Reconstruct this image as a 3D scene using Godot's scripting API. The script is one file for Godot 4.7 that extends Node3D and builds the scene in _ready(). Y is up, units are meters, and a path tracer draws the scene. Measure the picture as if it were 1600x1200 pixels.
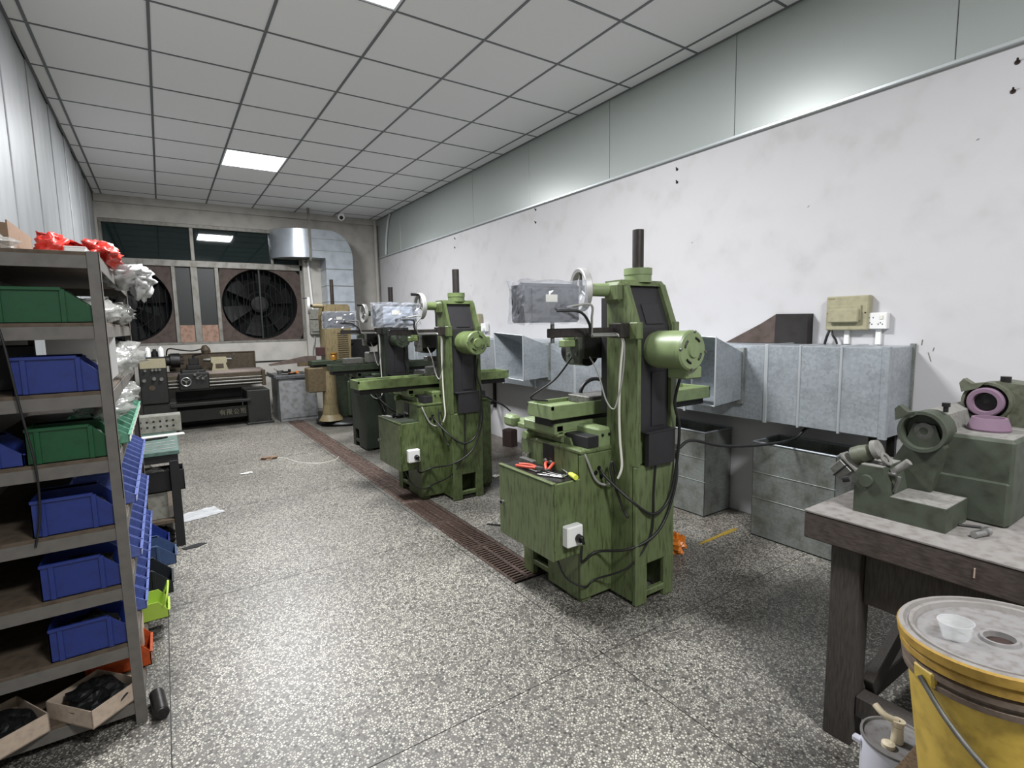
extends Node3D
# A machine shop at night: four grinding machines along a white wall, a parts rack, a lathe, a bench.
# x runs from the rack wall (-0.64) to the white wall (3.372), -z runs to the window wall (-9.34), y is up.

const WALL_R := 3.372
const WALL_L := -0.64
const WALL_B := -9.34
const WALL_F := 3.1
const CEIL := 3.265
const ZY := Transform3D(Basis(Vector3(0, 0, 1), Vector3(0, 1, 0), Vector3(1, 0, 0)), Vector3.ZERO)
const XZ := Transform3D(Basis(Vector3(1, 0, 0), Vector3(0, 0, 1), Vector3(0, 1, 0)), Vector3.ZERO)

var M := {}
var gid := 1
var taken := {}
var rng := RandomNumberGenerator.new()

# ---------------------------------------------------------------- shapes
func S():
	var st := SurfaceTool.new()
	st.begin(Mesh.PRIMITIVE_TRIANGLES)
	return st

func flat(st):
	st.set_smooth_group(-1)

func soft(st):
	gid += 1
	st.set_smooth_group(gid)

func tri(st, a: Vector3, b: Vector3, c: Vector3, out: Vector3):
	if (a - c).cross(a - b).dot(out) < 0.0:
		var t := b
		b = c
		c = t
	st.add_vertex(a)
	st.add_vertex(b)
	st.add_vertex(c)

func quad(st, a, b, c, d, out):
	tri(st, a, b, c, out)
	tri(st, a, c, d, out)

func bx(st, c: Vector3, s: Vector3, bev := 0.0, basis := Basis()):
	flat(st)
	var h := s * 0.5
	var bv := minf(bev, minf(h.x, minf(h.y, h.z)) * 0.9)
	var v := {}
	for i in 8:
		var sg := Vector3(1 if i & 1 else -1, 1 if i & 2 else -1, 1 if i & 4 else -1)
		for a in 3:
			var p := sg * (h - Vector3(bv, bv, bv))
			p[a] = sg[a] * h[a]
			v[i * 3 + a] = c + basis * p
	for a in 3:
		var m := 1 << a
		var m1 := 1 << ((a + 1) % 3)
		var m2 := 1 << ((a + 2) % 3)
		for sgn in [0, m]:
			var out := basis[a] * (1.0 if sgn else -1.0)
			quad(st, v[sgn * 3 + a], v[(sgn | m1) * 3 + a], v[(sgn | m1 | m2) * 3 + a], v[(sgn | m2) * 3 + a], out)
	if bv <= 0.0:
		return
	for a in 3:
		var b := (a + 1) % 3
		var k := (a + 2) % 3
		for sa in [0, 1]:
			for sb in [0, 1]:
				var i0: int = (sa << a) | (sb << b)
				var i1 := i0 | (1 << k)
				var out2 := basis[a] * (1.0 if sa else -1.0) + basis[b] * (1.0 if sb else -1.0)
				quad(st, v[i0 * 3 + a], v[i0 * 3 + b], v[i1 * 3 + b], v[i1 * 3 + a], out2)
	for i in 8:
		tri(st, v[i * 3], v[i * 3 + 1], v[i * 3 + 2], v[i * 3] + v[i * 3 + 1] + v[i * 3 + 2] - c * 3.0)

func bb(st, x0, x1, y0, y1, z0, z1, bev := 0.002):
	bx(st, Vector3((x0 + x1) * 0.5, (y0 + y1) * 0.5, (z0 + z1) * 0.5), Vector3(absf(x1 - x0), absf(y1 - y0), absf(z1 - z0)), bev)

func frame_of(d: Vector3) -> Basis:
	var z := d.normalized()
	var up := Vector3.UP if absf(z.y) < 0.95 else Vector3.RIGHT
	var x := up.cross(z).normalized()
	return Basis(x, z.cross(x), z)

func cy(st, a: Vector3, b: Vector3, r0: float, r1 := -1.0, n := 20, caps := true):
	if r1 < 0.0:
		r1 = r0
	var f := frame_of(b - a)
	soft(st)
	var g := gid
	for i in n:
		var u := f.x * cos(TAU * i / n) + f.y * sin(TAU * i / n)
		var w := f.x * cos(TAU * (i + 1) / n) + f.y * sin(TAU * (i + 1) / n)
		st.set_smooth_group(g)
		quad(st, a + u * r0, a + w * r0, b + w * r1, b + u * r1, u + w)
		if caps:
			flat(st)
			if r0 > 0.0:
				tri(st, a, a + u * r0, a + w * r0, a - b)
			if r1 > 0.0:
				tri(st, b, b + u * r1, b + w * r1, b - a)

# profile of Vector2(radius, height) turned about the local y axis
func lathe(st, prof: Array, n: int, xf := Transform3D(), smooth := false):
	for k in prof.size() - 1:
		var p: Vector2 = prof[k]
		var q: Vector2 = prof[k + 1]
		if smooth:
			if k == 0:
				soft(st)
		else:
			soft(st)
		var e := q - p
		for i in n:
			var c0 := cos(TAU * i / n)
			var s0 := sin(TAU * i / n)
			var c1 := cos(TAU * (i + 1) / n)
			var s1 := sin(TAU * (i + 1) / n)
			var cm := (c0 + c1) * 0.5
			var sm := (s0 + s1) * 0.5
			var out := xf.basis * Vector3(e.y * cm, -e.x, e.y * sm)
			var a := xf * Vector3(p.x * c0, p.y, p.x * s0)
			var b := xf * Vector3(p.x * c1, p.y, p.x * s1)
			var c := xf * Vector3(q.x * c1, q.y, q.x * s1)
			var d := xf * Vector3(q.x * c0, q.y, q.x * s0)
			if p.x > 0.0:
				tri(st, a, b, c, out)
			if q.x > 0.0:
				tri(st, a, c, d, out)

func spline(pts: Array, per := 6) -> Array:
	if pts.size() < 3:
		return pts
	var out := []
	for i in pts.size() - 1:
		var p0: Vector3 = pts[maxi(i - 1, 0)]
		var p1: Vector3 = pts[i]
		var p2: Vector3 = pts[i + 1]
		var p3: Vector3 = pts[mini(i + 2, pts.size() - 1)]
		for k in per:
			out.append(p1.cubic_interpolate(p2, p0, p3, float(k) / per))
	out.append(pts[-1])
	return out

func tube(st, pts: Array, r: float, n := 8, per := 6):
	var p := spline(pts, per)
	var rings := []
	var f := frame_of(p[1] - p[0])
	for i in p.size():
		var d: Vector3 = (p[mini(i + 1, p.size() - 1)] - p[maxi(i - 1, 0)]).normalized()
		var x := (f.x - d * d.dot(f.x)).normalized()
		f = Basis(x, d.cross(x), d)
		var ring := []
		for k in n:
			ring.append(p[i] + (f.x * cos(TAU * k / n) + f.y * sin(TAU * k / n)) * r)
		rings.append(ring)
	soft(st)
	for i in p.size() - 1:
		for k in n:
			var k2 := (k + 1) % n
			quad(st, rings[i][k], rings[i][k2], rings[i + 1][k2], rings[i + 1][k], rings[i][k] + rings[i][k2] - p[i] * 2.0)
	flat(st)
	for k in n:
		tri(st, p[0], rings[0][k], rings[0][(k + 1) % n], p[0] - p[1])
		tri(st, p[-1], rings[-1][k], rings[-1][(k + 1) % n], p[-1] - p[-2])

# polygon in the local xy plane pushed along local z from d0 to d1
func prism(st, poly: Array, xf: Transform3D, d0: float, d1: float):
	var pp := PackedVector2Array(poly)
	flat(st)
	var idx := Geometry2D.triangulate_polygon(pp)
	var dir := xf.basis.z * signf(d1 - d0)
	for i in range(0, idx.size(), 3):
		var a := pp[idx[i]]
		var b := pp[idx[i + 1]]
		var c := pp[idx[i + 2]]
		tri(st, xf * Vector3(a.x, a.y, d0), xf * Vector3(b.x, b.y, d0), xf * Vector3(c.x, c.y, d0), -dir)
		tri(st, xf * Vector3(a.x, a.y, d1), xf * Vector3(b.x, b.y, d1), xf * Vector3(c.x, c.y, d1), dir)
	var sgn := -1.0 if Geometry2D.is_polygon_clockwise(pp) else 1.0
	for i in pp.size():
		var a := pp[i]
		var b := pp[(i + 1) % pp.size()]
		var o := xf.basis * Vector3((b.y - a.y) * sgn, -(b.x - a.x) * sgn, 0)
		quad(st, xf * Vector3(a.x, a.y, d0), xf * Vector3(b.x, b.y, d0), xf * Vector3(b.x, b.y, d1), xf * Vector3(a.x, a.y, d1), o)

func torus(st, xf: Transform3D, R: float, r: float, n := 32, m := 10, from := 0.0, to := TAU):
	soft(st)
	for i in n:
		var a0 := from + (to - from) * i / n
		var a1 := from + (to - from) * (i + 1) / n
		for k in m:
			var b0 := TAU * k / m
			var b1 := TAU * (k + 1) / m
			var v := []
			for ab in [[a0, b0], [a1, b0], [a1, b1], [a0, b1]]:
				var rr: float = R + r * cos(ab[1])
				v.append(xf * Vector3(rr * cos(ab[0]), r * sin(ab[1]), rr * sin(ab[0])))
			var mid := xf * Vector3(R * cos((a0 + a1) / 2), 0, R * sin((a0 + a1) / 2))
			quad(st, v[0], v[1], v[2], v[3], v[0] + v[2] - mid * 2.0)

# crumpled lump: a ball pushed about by noise, flattened below its floor
func lump(st, c: Vector3, rad: Vector3, sd: int, amp := 0.3, nu := 20, nv := 12, smooth := false, floor_y := -9.0):
	var nz := FastNoiseLite.new()
	nz.seed = sd
	nz.frequency = 1.15
	nz.fractal_octaves = 3
	nz.fractal_gain = 0.45
	var pt := func(i, k):
		var th: float = PI * k / nv
		var ph: float = TAU * (i % nu) / nu
		var d := Vector3(sin(th) * cos(ph), cos(th), sin(th) * sin(ph))
		var p: Vector3 = c + rad * d * (1.0 + amp * 2.0 * nz.get_noise_3dv(d * 1.6))
		p.y = maxf(p.y, floor_y)
		return p
	if smooth:
		soft(st)
	else:
		flat(st)
	for i in nu:
		for k in nv:
			var a: Vector3 = pt.call(i, k)
			var b: Vector3 = pt.call(i + 1, k)
			var d: Vector3 = pt.call(i, k + 1)
			var e: Vector3 = pt.call(i + 1, k + 1)
			var o := (a + b + d + e) * 0.25 - c
			if k > 0:
				tri(st, a, b, e, o)
			if k < nv - 1:
				tri(st, a, e, d, o)

# creased sheet: a grid of points bent by a callable (u, v in 0..1 -> Vector3), both faces drawn
func sheet(st, f: Callable, nu: int, nv: int, up := Vector3.UP, smooth := true):
	if smooth:
		soft(st)
	else:
		flat(st)
	for i in nu:
		for k in nv:
			var a: Vector3 = f.call(float(i) / nu, float(k) / nv)
			var b: Vector3 = f.call(float(i + 1) / nu, float(k) / nv)
			var c: Vector3 = f.call(float(i + 1) / nu, float(k + 1) / nv)
			var d: Vector3 = f.call(float(i) / nu, float(k + 1) / nv)
			quad(st, a, b, c, d, up)

# plate with a round hole, in the xy plane between z0 and z1
func holed(st, x0, x1, y0, y1, cx, cyy, r, z0, z1, n := 48):
	flat(st)
	var inner := []
	var outer := []
	for i in n:
		var a := TAU * i / n
		var d := Vector2(cos(a), sin(a))
		inner.append(Vector2(cx, cyy) + d * r)
		var t := 1e9
		if d.x > 1e-6: t = minf(t, (x1 - cx) / d.x)
		if d.x < -1e-6: t = minf(t, (x0 - cx) / d.x)
		if d.y > 1e-6: t = minf(t, (y1 - cyy) / d.y)
		if d.y < -1e-6: t = minf(t, (y0 - cyy) / d.y)
		outer.append(Vector2(cx, cyy) + d * maxf(t, r))
	for i in n:
		var j := (i + 1) % n
		for z in [z0, z1]:
			var o := Vector3(0, 0, 1 if z == maxf(z0, z1) else -1)
			quad(st, Vector3(inner[i].x, inner[i].y, z), Vector3(inner[j].x, inner[j].y, z), Vector3(outer[j].x, outer[j].y, z), Vector3(outer[i].x, outer[i].y, z), o)
		var m: Vector2 = Vector2(cx, cyy) * 2.0 - inner[i] - inner[j]
		quad(st, Vector3(inner[i].x, inner[i].y, z0), Vector3(inner[j].x, inner[j].y, z0), Vector3(inner[j].x, inner[j].y, z1), Vector3(inner[i].x, inner[i].y, z1), Vector3(m.x, m.y, 0))
		quad(st, Vector3(outer[i].x, outer[i].y, z0), Vector3(outer[j].x, outer[j].y, z0), Vector3(outer[j].x, outer[j].y, z1), Vector3(outer[i].x, outer[i].y, z1), -Vector3(m.x, m.y, 0))

# ---------------------------------------------------------------- nodes
func numbered(called: String) -> String:
	if not taken.has(called):
		taken[called] = 0
		return called
	taken[called] += 1
	return "%s_%03d" % [called, taken[called]]

func obj(called: String, st, m: Material, parent: Node = null, at := Vector3.ZERO):
	var o := MeshInstance3D.new()
	if st is SurfaceTool:
		st.generate_normals()
		o.mesh = st.commit()
	else:
		o.mesh = st
	o.material_override = m
	o.position = at
	if parent:
		o.name = called
		parent.add_child(o, true)
	else:
		o.name = numbered(called)
		add_child(o)
	return o

func tag(o, label, category, group := ""):
	o.set_meta("label", label)
	o.set_meta("category", category)
	if group:
		o.set_meta("group", group)
	return o

func thing(called, label, category, at := Vector3.ZERO, group := "", turn := 0.0):
	var o := Node3D.new()
	o.name = numbered(called)
	add_child(o)
	o.position = at
	o.rotation.y = turn
	return tag(o, label, category, group)

func one(called, st, m, label, category, group := "", at := Vector3.ZERO, turn := 0.0):
	var o = obj(called, st, m, null, at)
	o.rotation.y = turn
	return tag(o, label, category, group)

func struct(called, st, m):
	var o = obj(called, st, m)
	o.set_meta("kind", "structure")
	return o

# ---------------------------------------------------------------- textures and materials
func noise(sd, freq, oct := 3, kind := FastNoiseLite.TYPE_SIMPLEX_SMOOTH) -> FastNoiseLite:
	var n := FastNoiseLite.new()
	n.seed = sd
	n.frequency = freq
	n.noise_type = kind
	n.fractal_octaves = oct
	return n

func ramp(nz: FastNoiseLite, size: int, stops: Array) -> ImageTexture:
	var src := nz.get_seamless_image(size, size, false, false, 0.15)
	src.convert(Image.FORMAT_L8)
	var data := src.get_data()
	var lut := PackedByteArray()
	lut.resize(256 * 3)
	var g := Gradient.new()
	g.offsets = PackedFloat32Array(stops.map(func(s): return s[0]))
	g.colors = PackedColorArray(stops.map(func(s): return s[1]))
	for i in 256:
		var c := g.sample(i / 255.0)
		lut[i * 3] = int(c.r * 255.0)
		lut[i * 3 + 1] = int(c.g * 255.0)
		lut[i * 3 + 2] = int(c.b * 255.0)
	var out := PackedByteArray()
	out.resize(data.size() * 3)
	for i in data.size():
		var k := data[i] * 3
		out[i * 3] = lut[k]
		out[i * 3 + 1] = lut[k + 1]
		out[i * 3 + 2] = lut[k + 2]
	return ImageTexture.create_from_image(Image.create_from_data(size, size, false, Image.FORMAT_RGB8, out))

func grey(v) -> Color:
	return Color(v, v, v)

func mat(c: Color, rough := 0.6, metal := 0.0, tex: Texture2D = null, scale := Vector3.ONE, bump: Texture2D = null, bump_cm := 0.05, coarse: Texture2D = null, coarse_scale := Vector3.ONE) -> StandardMaterial3D:
	var m := StandardMaterial3D.new()
	m.albedo_color = c
	m.roughness = rough
	m.metallic = metal
	m.cull_mode = BaseMaterial3D.CULL_DISABLED
	m.uv1_triplanar = true
	m.uv1_scale = scale
	if tex:
		m.albedo_texture = tex
	if bump:
		m.heightmap_enabled = true
		m.heightmap_texture = bump
		m.heightmap_scale = bump_cm
	if coarse:
		m.detail_enabled = true
		m.detail_blend_mode = BaseMaterial3D.BLEND_MODE_MUL
		m.detail_albedo = coarse
		m.detail_uv_layer = BaseMaterial3D.DETAIL_UV_2
		m.uv2_triplanar = true
		m.uv2_scale = coarse_scale
	return m

func clear(c: Color, rough := 0.1) -> StandardMaterial3D:
	var m := StandardMaterial3D.new()
	m.albedo_color = c
	m.roughness = rough
	m.transparency = BaseMaterial3D.TRANSPARENCY_ALPHA
	m.cull_mode = BaseMaterial3D.CULL_DISABLED
	return m

func terrazzo() -> Array:
	var n := 1500
	var a := noise(5, 0.108, 1, FastNoiseLite.TYPE_CELLULAR)
	a.fractal_type = FastNoiseLite.FRACTAL_NONE
	a.cellular_distance_function = FastNoiseLite.DISTANCE_EUCLIDEAN
	a.cellular_jitter = 1.0
	a.domain_warp_enabled = true
	a.domain_warp_amplitude = 3.0
	a.domain_warp_frequency = 0.11
	a.domain_warp_fractal_type = FastNoiseLite.DOMAIN_WARP_FRACTAL_NONE
	a.cellular_return_type = FastNoiseLite.RETURN_CELL_VALUE
	var cells := a.get_image(n, n, false, false, false)
	a.cellular_return_type = FastNoiseLite.RETURN_DISTANCE2_SUB
	var edges := a.get_image(n, n, false, false, false)
	cells.convert(Image.FORMAT_L8)
	edges.convert(Image.FORMAT_L8)
	var fine := noise(8, 0.35, 2).get_image(n, n)
	fine.convert(Image.FORMAT_L8)
	var c := cells.get_data()
	var e := edges.get_data()
	var f := fine.get_data()
	var lut := []
	for i in 256:
		var h := fposmod(i * 0.6180339, 1.0)
		if h < 0.56:
			lut.append(Color(0.80, 0.79, 0.75) * (0.86 + 0.2 * fposmod(i * 0.37, 1.0)))
		elif h < 0.76:
			lut.append(Color(0.58, 0.56, 0.54) * (0.8 + 0.35 * fposmod(i * 0.71, 1.0)))
		elif h < 0.92:
			lut.append(Color(0.46, 0.445, 0.43))
		else:
			lut.append(Color(0.27, 0.26, 0.25))
	var out := PackedByteArray()
	out.resize(n * n * 3)
	for i in n * n:
		var col: Color = lut[c[i]]
		var t := clampf((e[i] - 26.0) / 14.0, 0.0, 1.0)
		var k := 0.82 + 0.36 * f[i] / 255.0
		out[i * 3] = int(minf(255.0, (0.40 + (col.r - 0.40) * t) * k * 255.0))
		out[i * 3 + 1] = int(minf(255.0, (0.39 + (col.g - 0.39) * t) * k * 255.0))
		out[i * 3 + 2] = int(minf(255.0, (0.37 + (col.b - 0.37) * t) * k * 255.0))
	return [ImageTexture.create_from_image(Image.create_from_data(n, n, false, Image.FORMAT_RGB8, out))]

func make_materials():
	var T := {}
	T.mottle = ramp(noise(11, 0.012, 4), 512, [[0.0, grey(0.88)], [0.5, grey(0.96)], [1.0, grey(1.0)]])
	T.dirt = ramp(noise(12, 0.012, 4), 512, [[0.0, Color(0.74, 0.72, 0.68)], [0.3, Color(0.88, 0.87, 0.845)], [0.55, Color(0.96, 0.955, 0.945)], [1.0, grey(1.0)]])
	T.streak = ramp(noise(13, 0.02, 4), 512, [[0.0, Color(0.55, 0.54, 0.49)], [0.25, Color(0.82, 0.82, 0.78)], [0.45, Color(0.95, 0.95, 0.935)], [1.0, grey(1.0)]])
	T.grain = ramp(noise(14, 0.25, 2), 256, [[0.0, grey(0.9)], [1.0, grey(1.0)]])
	T.bump = ramp(noise(15, 0.08, 4), 256, [[0.0, grey(0.0)], [1.0, grey(1.0)]])
	T.soft = ramp(noise(16, 0.015, 3), 256, [[0.0, grey(0.0)], [1.0, grey(1.0)]])
	var sp := noise(17, 0.05, 1, FastNoiseLite.TYPE_CELLULAR)
	sp.fractal_type = FastNoiseLite.FRACTAL_NONE
	sp.cellular_return_type = FastNoiseLite.RETURN_CELL_VALUE
	sp.domain_warp_enabled = true
	sp.domain_warp_amplitude = 12.0
	T.spangle = ramp(sp, 512, [[0.0, grey(0.90)], [0.5, grey(0.95)], [1.0, grey(1.0)]])
	T.rust = ramp(noise(18, 0.03, 5), 256, [[0.0, Color(0.15, 0.125, 0.115)], [0.45, Color(0.30, 0.235, 0.205)], [0.7, Color(0.39, 0.315, 0.275)], [1.0, Color(0.43, 0.37, 0.335)]])
	T.wood = ramp(noise(19, 0.03, 4), 512, [[0.0, Color(0.62, 0.59, 0.57)], [0.5, Color(0.87, 0.85, 0.83)], [1.0, grey(1.0)]])
	T.dust = ramp(noise(20, 0.02, 5), 512, [[0.0, Color(0.78, 0.76, 0.735)], [0.3, Color(0.90, 0.89, 0.88)], [0.55, grey(0.97)], [1.0, grey(1.0)]])
	T.blot = ramp(noise(21, 0.008, 5), 512, [[0.0, Color(0.94, 0.937, 0.93)], [0.25, Color(0.985, 0.983, 0.98)], [0.45, grey(1.0)], [1.0, grey(1.0)]])
	var tz := terrazzo()
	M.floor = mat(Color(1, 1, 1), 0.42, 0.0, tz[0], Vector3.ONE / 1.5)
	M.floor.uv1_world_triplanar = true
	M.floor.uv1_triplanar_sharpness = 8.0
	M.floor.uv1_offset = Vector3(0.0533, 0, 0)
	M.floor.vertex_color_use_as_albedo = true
	M.grout = mat(Color(0.33, 0.32, 0.31), 0.9, 0, T.grain)
	M.plaster = mat(Color(0.745, 0.74, 0.745), 0.75, 0, T.blot, Vector3(0.7, 0.7, 0.7), T.soft, 0.35)
	M.oldwall = mat(Color(0.70, 0.685, 0.655), 0.8, 0, T.mottle, Vector3(0.6, 0.6, 0.6), T.bump, 0.05)
	M.panelwall = mat(Color(0.59, 0.60, 0.605), 0.45, 0.0, T.mottle, Vector3(0.6, 0.25, 0.6))
	M.strip = mat(Color(0.63, 0.655, 0.64), 0.32, 0.1)
	M.strip_trim = mat(Color(0.74, 0.76, 0.76), 0.3, 0.3)
	M.tile = mat(Color(0.95, 0.95, 0.95), 0.85, 0, T.grain, Vector3(9, 9, 9))
	M.tee = mat(Color(0.42, 0.43, 0.44), 0.5, 0.2)
	M.lamp_frame = mat(Color(0.86, 0.87, 0.88), 0.4)
	M.lamp = mat(Color(0.95, 0.96, 1.0), 0.5)
	M.lamp.emission_enabled = true
	M.lamp.emission = Color(0.985, 0.99, 1.0)
	M.lamp.emission_energy_multiplier = 3.0
	M.glass = clear(Color(0.06, 0.13, 0.125, 0.55), 0.03)
	M.alu = mat(Color(0.50, 0.495, 0.475), 0.5, 0.35, T.dirt, Vector3(1.5, 0.8, 1.5))
	M.fan_board = mat(Color(0.30, 0.255, 0.235), 0.8, 0, T.dirt, Vector3(1.4, 1.4, 1.4))
	M.added_pink_board = mat(Color(0.60, 0.49, 0.43), 0.8, 0, T.dirt, Vector3(2, 2, 2))
	M.fan_black = mat(Color(0.024, 0.024, 0.026), 0.7, 0.0, T.dirt, Vector3(3, 3, 3))
	M.galv = mat(Color(0.69, 0.715, 0.735), 0.42, 0.4, T.spangle, Vector3(3, 3, 3), null, 0.0, T.mottle, Vector3(0.8, 0.8, 0.8))
	M.galv_smooth = mat(Color(0.78, 0.81, 0.84), 0.3, 0.7, T.mottle, Vector3(0.8, 0.8, 0.8))
	M.galv_old = mat(Color(0.60, 0.62, 0.61), 0.4, 0.55, T.spangle, Vector3(4, 4, 4), null, 0.0, T.dirt, Vector3(0.9, 0.9, 0.9))
	M.seam = mat(Color(0.82, 0.84, 0.85), 0.35, 0.6)
	M.hood_dark = mat(Color(0.16, 0.145, 0.14), 0.5, 0.3, T.dirt, Vector3(1.5, 1.5, 1.5))
	M.hood_brown = mat(Color(0.34, 0.29, 0.27), 0.6, 0.2, T.dirt, Vector3(1.5, 1.5, 1.5))
	M.green = mat(Color(0.395, 0.445, 0.30), 0.42, 0, T.streak, Vector3(4.5, 0.7, 4.5), null, 0, T.mottle, Vector3(1.3, 1.3, 1.3))
	M.green_clean = mat(Color(0.475, 0.535, 0.375), 0.38, 0, T.mottle, Vector3(2, 2, 2))
	M.green_old = mat(Color(0.34, 0.395, 0.245), 0.45, 0, T.streak, Vector3(5, 0.8, 5), null, 0, T.dirt, Vector3(1.8, 1.8, 1.8))
	M.green_old_clean = mat(Color(0.415, 0.48, 0.305), 0.4, 0, T.dirt, Vector3(2, 2, 2))
	M.green_dark = mat(Color(0.115, 0.145, 0.105), 0.5, 0, T.streak, Vector3(5, 0.8, 5))
	M.green_dark_clean = mat(Color(0.17, 0.21, 0.145), 0.5, 0, T.dirt, Vector3(2, 2, 2))
	M.panel_black = mat(Color(0.145, 0.14, 0.15), 0.5, 0, T.mottle, Vector3(3, 3, 3))
	M.black = mat(Color(0.05, 0.05, 0.052), 0.45, 0)
	M.black_metal = mat(Color(0.16, 0.155, 0.155), 0.4, 0.5, T.dirt, Vector3(5, 5, 5))
	M.rod = mat(Color(0.23, 0.215, 0.21), 0.45, 0.5, T.dirt, Vector3(8, 3, 8))
	M.steel = mat(Color(0.70, 0.70, 0.69), 0.28, 0.9, T.mottle, Vector3(6, 6, 6))
	M.wheel = mat(Color(0.74, 0.74, 0.73), 0.42, 0.55)
	M.dull_steel = mat(Color(0.45, 0.45, 0.44), 0.5, 0.6, T.dirt, Vector3(6, 6, 6))
	M.cable = mat(Color(0.075, 0.075, 0.075), 0.5, 0)
	M.cable_grey = mat(Color(0.55, 0.55, 0.53), 0.5, 0)
	M.cable_white = mat(Color(0.80, 0.79, 0.75), 0.5, 0)
	M.white_plastic = mat(Color(0.88, 0.88, 0.87), 0.35)
	M.beige = mat(Color(0.63, 0.61, 0.50), 0.45, 0, T.mottle, Vector3(3, 3, 3))
	M.beige_dark = mat(Color(0.50, 0.47, 0.36), 0.45)
	M.grey_box = mat(Color(0.50, 0.50, 0.47), 0.5, 0, T.dirt, Vector3(3, 3, 3))
	M.display = mat(Color(0.25, 0.255, 0.27), 0.5, 0, T.mottle, Vector3(5, 5, 5))
	M.display_pale = mat(Color(0.52, 0.55, 0.60), 0.4)
	M.wrap = clear(Color(0.82, 0.84, 0.88, 0.20), 0.12)
	M.glass_dirty = mat(Color(0.055, 0.075, 0.07), 0.45, 0.0, T.mottle, Vector3(2, 2, 2))
	M.label_lilac = mat(Color(0.64, 0.66, 0.80), 0.6)
	M.wrap_milky = clear(Color(0.86, 0.87, 0.88, 0.62), 0.2)
	M.bag_clear = clear(Color(0.74, 0.74, 0.72, 0.30), 0.12)
	M.bag_white = mat(Color(0.72, 0.72, 0.715), 0.35)
	M.bag_red = mat(Color(0.84, 0.235, 0.20), 0.32)
	M.bag_orange = mat(Color(0.85, 0.50, 0.18), 0.3, 0, T.dirt, Vector3(14, 14, 14))
	M.cardboard = mat(Color(0.50, 0.41, 0.33), 0.85, 0, T.mottle, Vector3(4, 4, 4))
	M.carton_pale = mat(Color(0.70, 0.63, 0.56), 0.8, 0, T.mottle, Vector3(5, 5, 5))
	M.rack = mat(Color(0.39, 0.375, 0.355), 0.55, 0.1, T.mottle, Vector3(3, 3, 3))
	M.ply = mat(Color(0.33, 0.285, 0.235), 0.8, 0, T.dirt, Vector3(3, 3, 3))
	M.bin_green = mat(Color(0.035, 0.27, 0.14), 0.4, 0, T.mottle, Vector3(4, 4, 4))
	M.bin_blue = mat(Color(0.105, 0.175, 0.43), 0.4, 0, T.mottle, Vector3(4, 4, 4))
	M.bin_pale = mat(Color(0.34, 0.40, 0.64), 0.45, 0, T.mottle, Vector3(6, 6, 6))
	M.bin_mint = mat(Color(0.38, 0.60, 0.50), 0.45, 0, T.mottle, Vector3(6, 6, 6))
	M.bin_slate = mat(Color(0.22, 0.30, 0.44), 0.5, 0, T.mottle, Vector3(4, 4, 4))
	M.bin_dark = mat(Color(0.10, 0.12, 0.14), 0.5, 0, T.mottle, Vector3(4, 4, 4))
	M.lime = mat(Color(0.62, 0.73, 0.28), 0.4)
	M.orange = mat(Color(0.66, 0.27, 0.09), 0.45, 0, T.dirt, Vector3(7, 7, 7))
	M.scrap = mat(Color(0.10, 0.105, 0.11), 0.55, 0.5, T.dirt, Vector3(20, 20, 20))
	M.label = mat(Color(0.84, 0.83, 0.78), 0.6)
	M.teal = mat(Color(0.32, 0.42, 0.39), 0.5, 0, T.dirt, Vector3(3, 3, 3))
	M.desk_black = mat(Color(0.085, 0.085, 0.09), 0.5, 0.1)
	M.tray_black = mat(Color(0.055, 0.055, 0.06), 0.5)
	M.lathe_dark = mat(Color(0.085, 0.088, 0.08), 0.5, 0.1, T.dirt, Vector3(3, 3, 3))
	M.lathe_green = mat(Color(0.10, 0.108, 0.09), 0.5, 0.1, T.dirt, Vector3(3, 3, 3))
	M.lathe_cream = mat(Color(0.58, 0.55, 0.45), 0.5, 0, T.mottle, Vector3(5, 5, 5))
	M.lathe_brown = mat(Color(0.25, 0.21, 0.15), 0.6, 0.1, T.dirt, Vector3(3, 3, 3))
	M.way = mat(Color(0.24, 0.205, 0.185), 0.35, 0.6, T.dirt, Vector3(6, 3, 3))
	M.yellow_old = mat(Color(0.46, 0.41, 0.295), 0.5, 0, T.streak, Vector3(4, 0.8, 4))
	M.yellow_dark = mat(Color(0.34, 0.29, 0.20), 0.55, 0, T.dirt, Vector3(3, 3, 3))
	M.cab_grey = mat(Color(0.52, 0.53, 0.54), 0.5, 0.2, T.dirt, Vector3(1.6, 1.6, 1.6))
	M.cab_top = mat(Color(0.36, 0.37, 0.38), 0.5, 0.3, T.dirt, Vector3(3, 3, 3))
	M.rust = mat(Color(1, 1, 1), 0.8, 0.15, T.rust, Vector3(2.5, 2.5, 2.5))
	M.iron = mat(Color(0.80, 0.78, 0.76), 0.7, 0.3, T.rust, Vector3(3, 3, 3))
	M.bench_top = mat(Color(0.48, 0.465, 0.45), 0.85, 0, T.dust, Vector3(2.2, 2.2, 2.2))
	M.bench_edge = mat(Color(0.30, 0.265, 0.25), 0.75, 0, T.wood, Vector3(1.5, 9, 1.5), null, 0, T.dirt, Vector3(3, 3, 3))
	M.bench_leg = mat(Color(0.25, 0.235, 0.22), 0.75, 0, T.wood, Vector3(9, 0.9, 9))
	M.tool_green = mat(Color(0.265, 0.29, 0.245), 0.6, 0.1, T.dirt, Vector3(2.5, 2.5, 2.5))
	M.tool_dust = mat(Color(0.475, 0.47, 0.45), 0.85, 0, T.dust, Vector3(4, 4, 4))
	M.tool_pale = mat(Color(0.345, 0.36, 0.30), 0.55, 0, T.dirt, Vector3(5, 5, 5))
	M.pink = mat(Color(0.465, 0.375, 0.44), 0.85, 0, T.grain, Vector3(20, 20, 20), T.bump, 0.03)
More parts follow.
